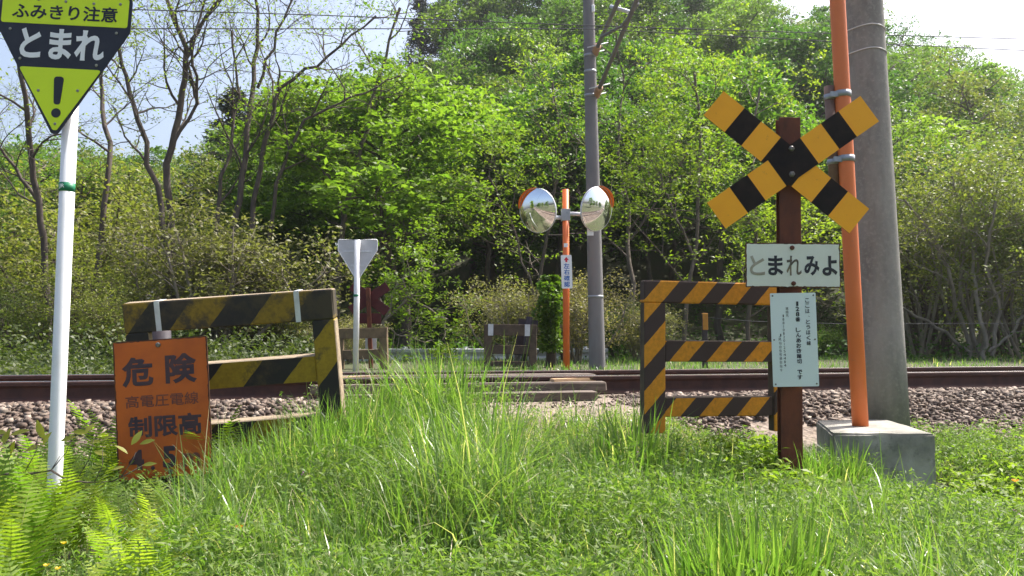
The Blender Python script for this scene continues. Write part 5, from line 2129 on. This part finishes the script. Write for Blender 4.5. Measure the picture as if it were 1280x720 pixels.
def twig():
    """leafy twig reaching in from the left, across the white pole"""
    d = 2.9
    pts = [at(-60, 600, d), at(0, 593, d), at(40, 592, d), (at(64, 588, d)), at(85, 601, d), at(110, 603, d), at(140, 602, d), at(160, 592, d), at(178, 582, d)]
    b0 = at(-140, 660, d)
    b0.z = tz(b0.x, b0.y)
    root = empty('leafy_twig', b0)
    tag(root, 'thin brown twig with few young leaves reaching across the white pole', 'twig')
    mb = MB()
    P = [Vector((0, 0, -0.05)), at(-110, 630, d) - b0] + [p - b0 for p in pts]
    mb.tube(P, np.linspace(0.006, 0.0017, len(P)), 6)
    mb.tube([at(64, 588, d) - b0, at(75, 570, d) - b0], [0.002, 0.001], 5)
    mb.tube([at(150, 598, d) - b0, at(166, 575, d) - b0, at(170, 565, d) - b0], [0.002, 0.0015, 0.001], 5)
    mb.build('stem', M['bark_mid'], root)
    rng = np.random.default_rng(5)
    C, U, L = [], [], []
    for (px, py, ang, l, dd) in [(8, 545, 80, 26, 0), (25, 540, 20, 28, .02), (0, 540, 170, 22, 0), (50, 537, 110, 32, 0), (40, 560, 200, 24, .02), (58, 548, 60, 24, -.02),
                                 (85, 548, 20, 24, 0), (100, 540, 170, 22, 0), (118, 552, 10, 20, .02), (112, 535, 50, 20, 0), (132, 548, 200, 24, 0), (125, 566, -10, 22, .02),
                                 (152, 561, 140, 24, 0), (171, 547, 60, 26, 0), (187, 580, 10, 20, 0), (184, 552, 20, 22, -.02), (147, 585, 190, 20, 0), (15, 560, 250, 24, 0), (-10, 560, 200, 26, 0)]:
        k = d / F
        C.append(np.array(at(px, py, d + dd) - b0))
        U.append([math.cos(math.radians(ang)), rng.uniform(-.4, .4), math.sin(math.radians(ang))])
        L.append(l * k * 0.8)
    C, U, L = np.array(C), np.array(U), np.array(L)
    lv = MB()
    for c, u, l in zip(C, U, L):
        u = u / np.linalg.norm(u)
        nr = np.array([0.2, -0.6, 0.8]) + rng.normal(0, 0.3, 3)
        nr = nr - u * np.dot(nr, u)
        nr /= np.linalg.norm(nr)
        v = np.cross(nr, u)
        prof = [(-0.5, 0.02), (-0.25, 0.15), (0.0, 0.19), (0.25, 0.13), (0.5, 0.01)]
        vs = []
        for (t, w) in prof:
            cc = c + u * l * t - nr * l * 0.12 * (t + .5) ** 2
            vs += [cc + v * l * w + nr * l * w * 0.25, cc, cc - v * l * w + nr * l * w * 0.25]
        fs = []
        for i in range(4):
            for j in range(2):
                fs.append((3 * i + j, 3 * i + j + 1, 3 * i + 4 + j, 3 * i + 3 + j))
        lv.add(vs, fs, 0, True)
    # the petioles and side shoots that carry the leaves
    sh = MB()
    for (a_, b_) in (((0, 593), (15, 545)), ((30, 592), (48, 540)), ((64, 588), (90, 545)), ((95, 602), (118, 545)), ((118, 603), (128, 560))):
        p, q = at(a_[0], a_[1], d) - b0, at(b_[0], b_[1], d) - b0
        m_ = (p + q) / 2 + Vector((0.01, 0.01, 0))
        sh.tube([p, m_, q], [0.0018, 0.0014, 0.0008], 5)
    sh.build('side_shoots', M['bark_mid'], root)
    lv.build('leaves', M['twig_leaf'], root, fixn=False)


twig()


def flower(px, py, d, r, mat, label, seed, n=5):
    rng = random.Random(seed)
    c = at(px, py, d)
    b0 = Vector((c.x, c.y, tz(c.x, c.y)))
    root = empty('flower', b0)
    tag(root, label, 'flower')
    c = c - b0
    MB().tube([Vector((0.01, 0.01, 0)), c * 0.5 + Vector((0.01, 0, 0)), c], [0.0015, 0.0013, 0.001], 5).build('stem', M['stem_green'], root)
    m = MB()
    for i in range(n):
        a = 2 * math.pi * i / n
        u = Vector((math.cos(a), math.sin(a), 0.55)).normalized()
        v = Vector((-math.sin(a), math.cos(a), 0))
        nn = u.cross(v)
        vs = [c, c + u * r * 0.5 + v * r * 0.42, c + u * r + v * r * 0.35 + nn * r * 0.1, c + u * r - v * r * 0.35 + nn * r * 0.1, c + u * r * 0.5 - v * r * 0.42]
        m.add(vs, [(0, 1, 2, 3, 4)])
    m.build('petals', mat, root, fixn=False)


flower(299, 661, 2.7, 0.017, M['petal_orange'], 'single orange poppy in the weeds right of the orange sign', 1)
flower(80, 680, 2.5, 0.013, M['petal_yellow'], 'yellow flower just below the white sign pole', 2)
flower(72, 712, 2.3, 0.011, M['petal_yellow'], 'yellow flower at the bottom edge between the ferns', 3)
flower(58, 708, 2.35, 0.011, M['petal_yellow'], 'yellow flower lowest in the bottom left ferns', 4)
flower(1269, 602, 4.2, 0.02, M['petal_orange'], 'orange yellow flower in the weeds at the right edge', 5)
flower(425, 468, 4.6, 0.02, M['petal_yellow'], 'yellow flower beside the right post of the worn fence', 6)


# ------------------------------------------------------------------ thin scattering volume added to imitate lens glare towards the sun
def glare_haze():
    m = bpy.data.materials.new('glare_haze')
    m.use_nodes = True
    nt = m.node_tree
    for n in list(nt.nodes):
        if n.type != 'OUTPUT_MATERIAL':
            nt.nodes.remove(n)
    v = nt.nodes.new('ShaderNodeVolumePrincipled')
    v.inputs['Color'].default_value = (0.93, 0.96, 1.0, 1)
    v.inputs['Density'].default_value = 0.0006
    v.inputs['Anisotropy'].default_value = 0.65
    nt.links.new(v.outputs[0], nt.nodes['Material Output'].inputs['Volume'])
    o = MB().box((0, 350, 31), (1300, 1150, 64)).build('glare_haze', m)
    tag(o, 'thin pale volume added to imitate glare over the crossing and the wooded hill', 'glare_haze', kind='stuff')


glare_haze()
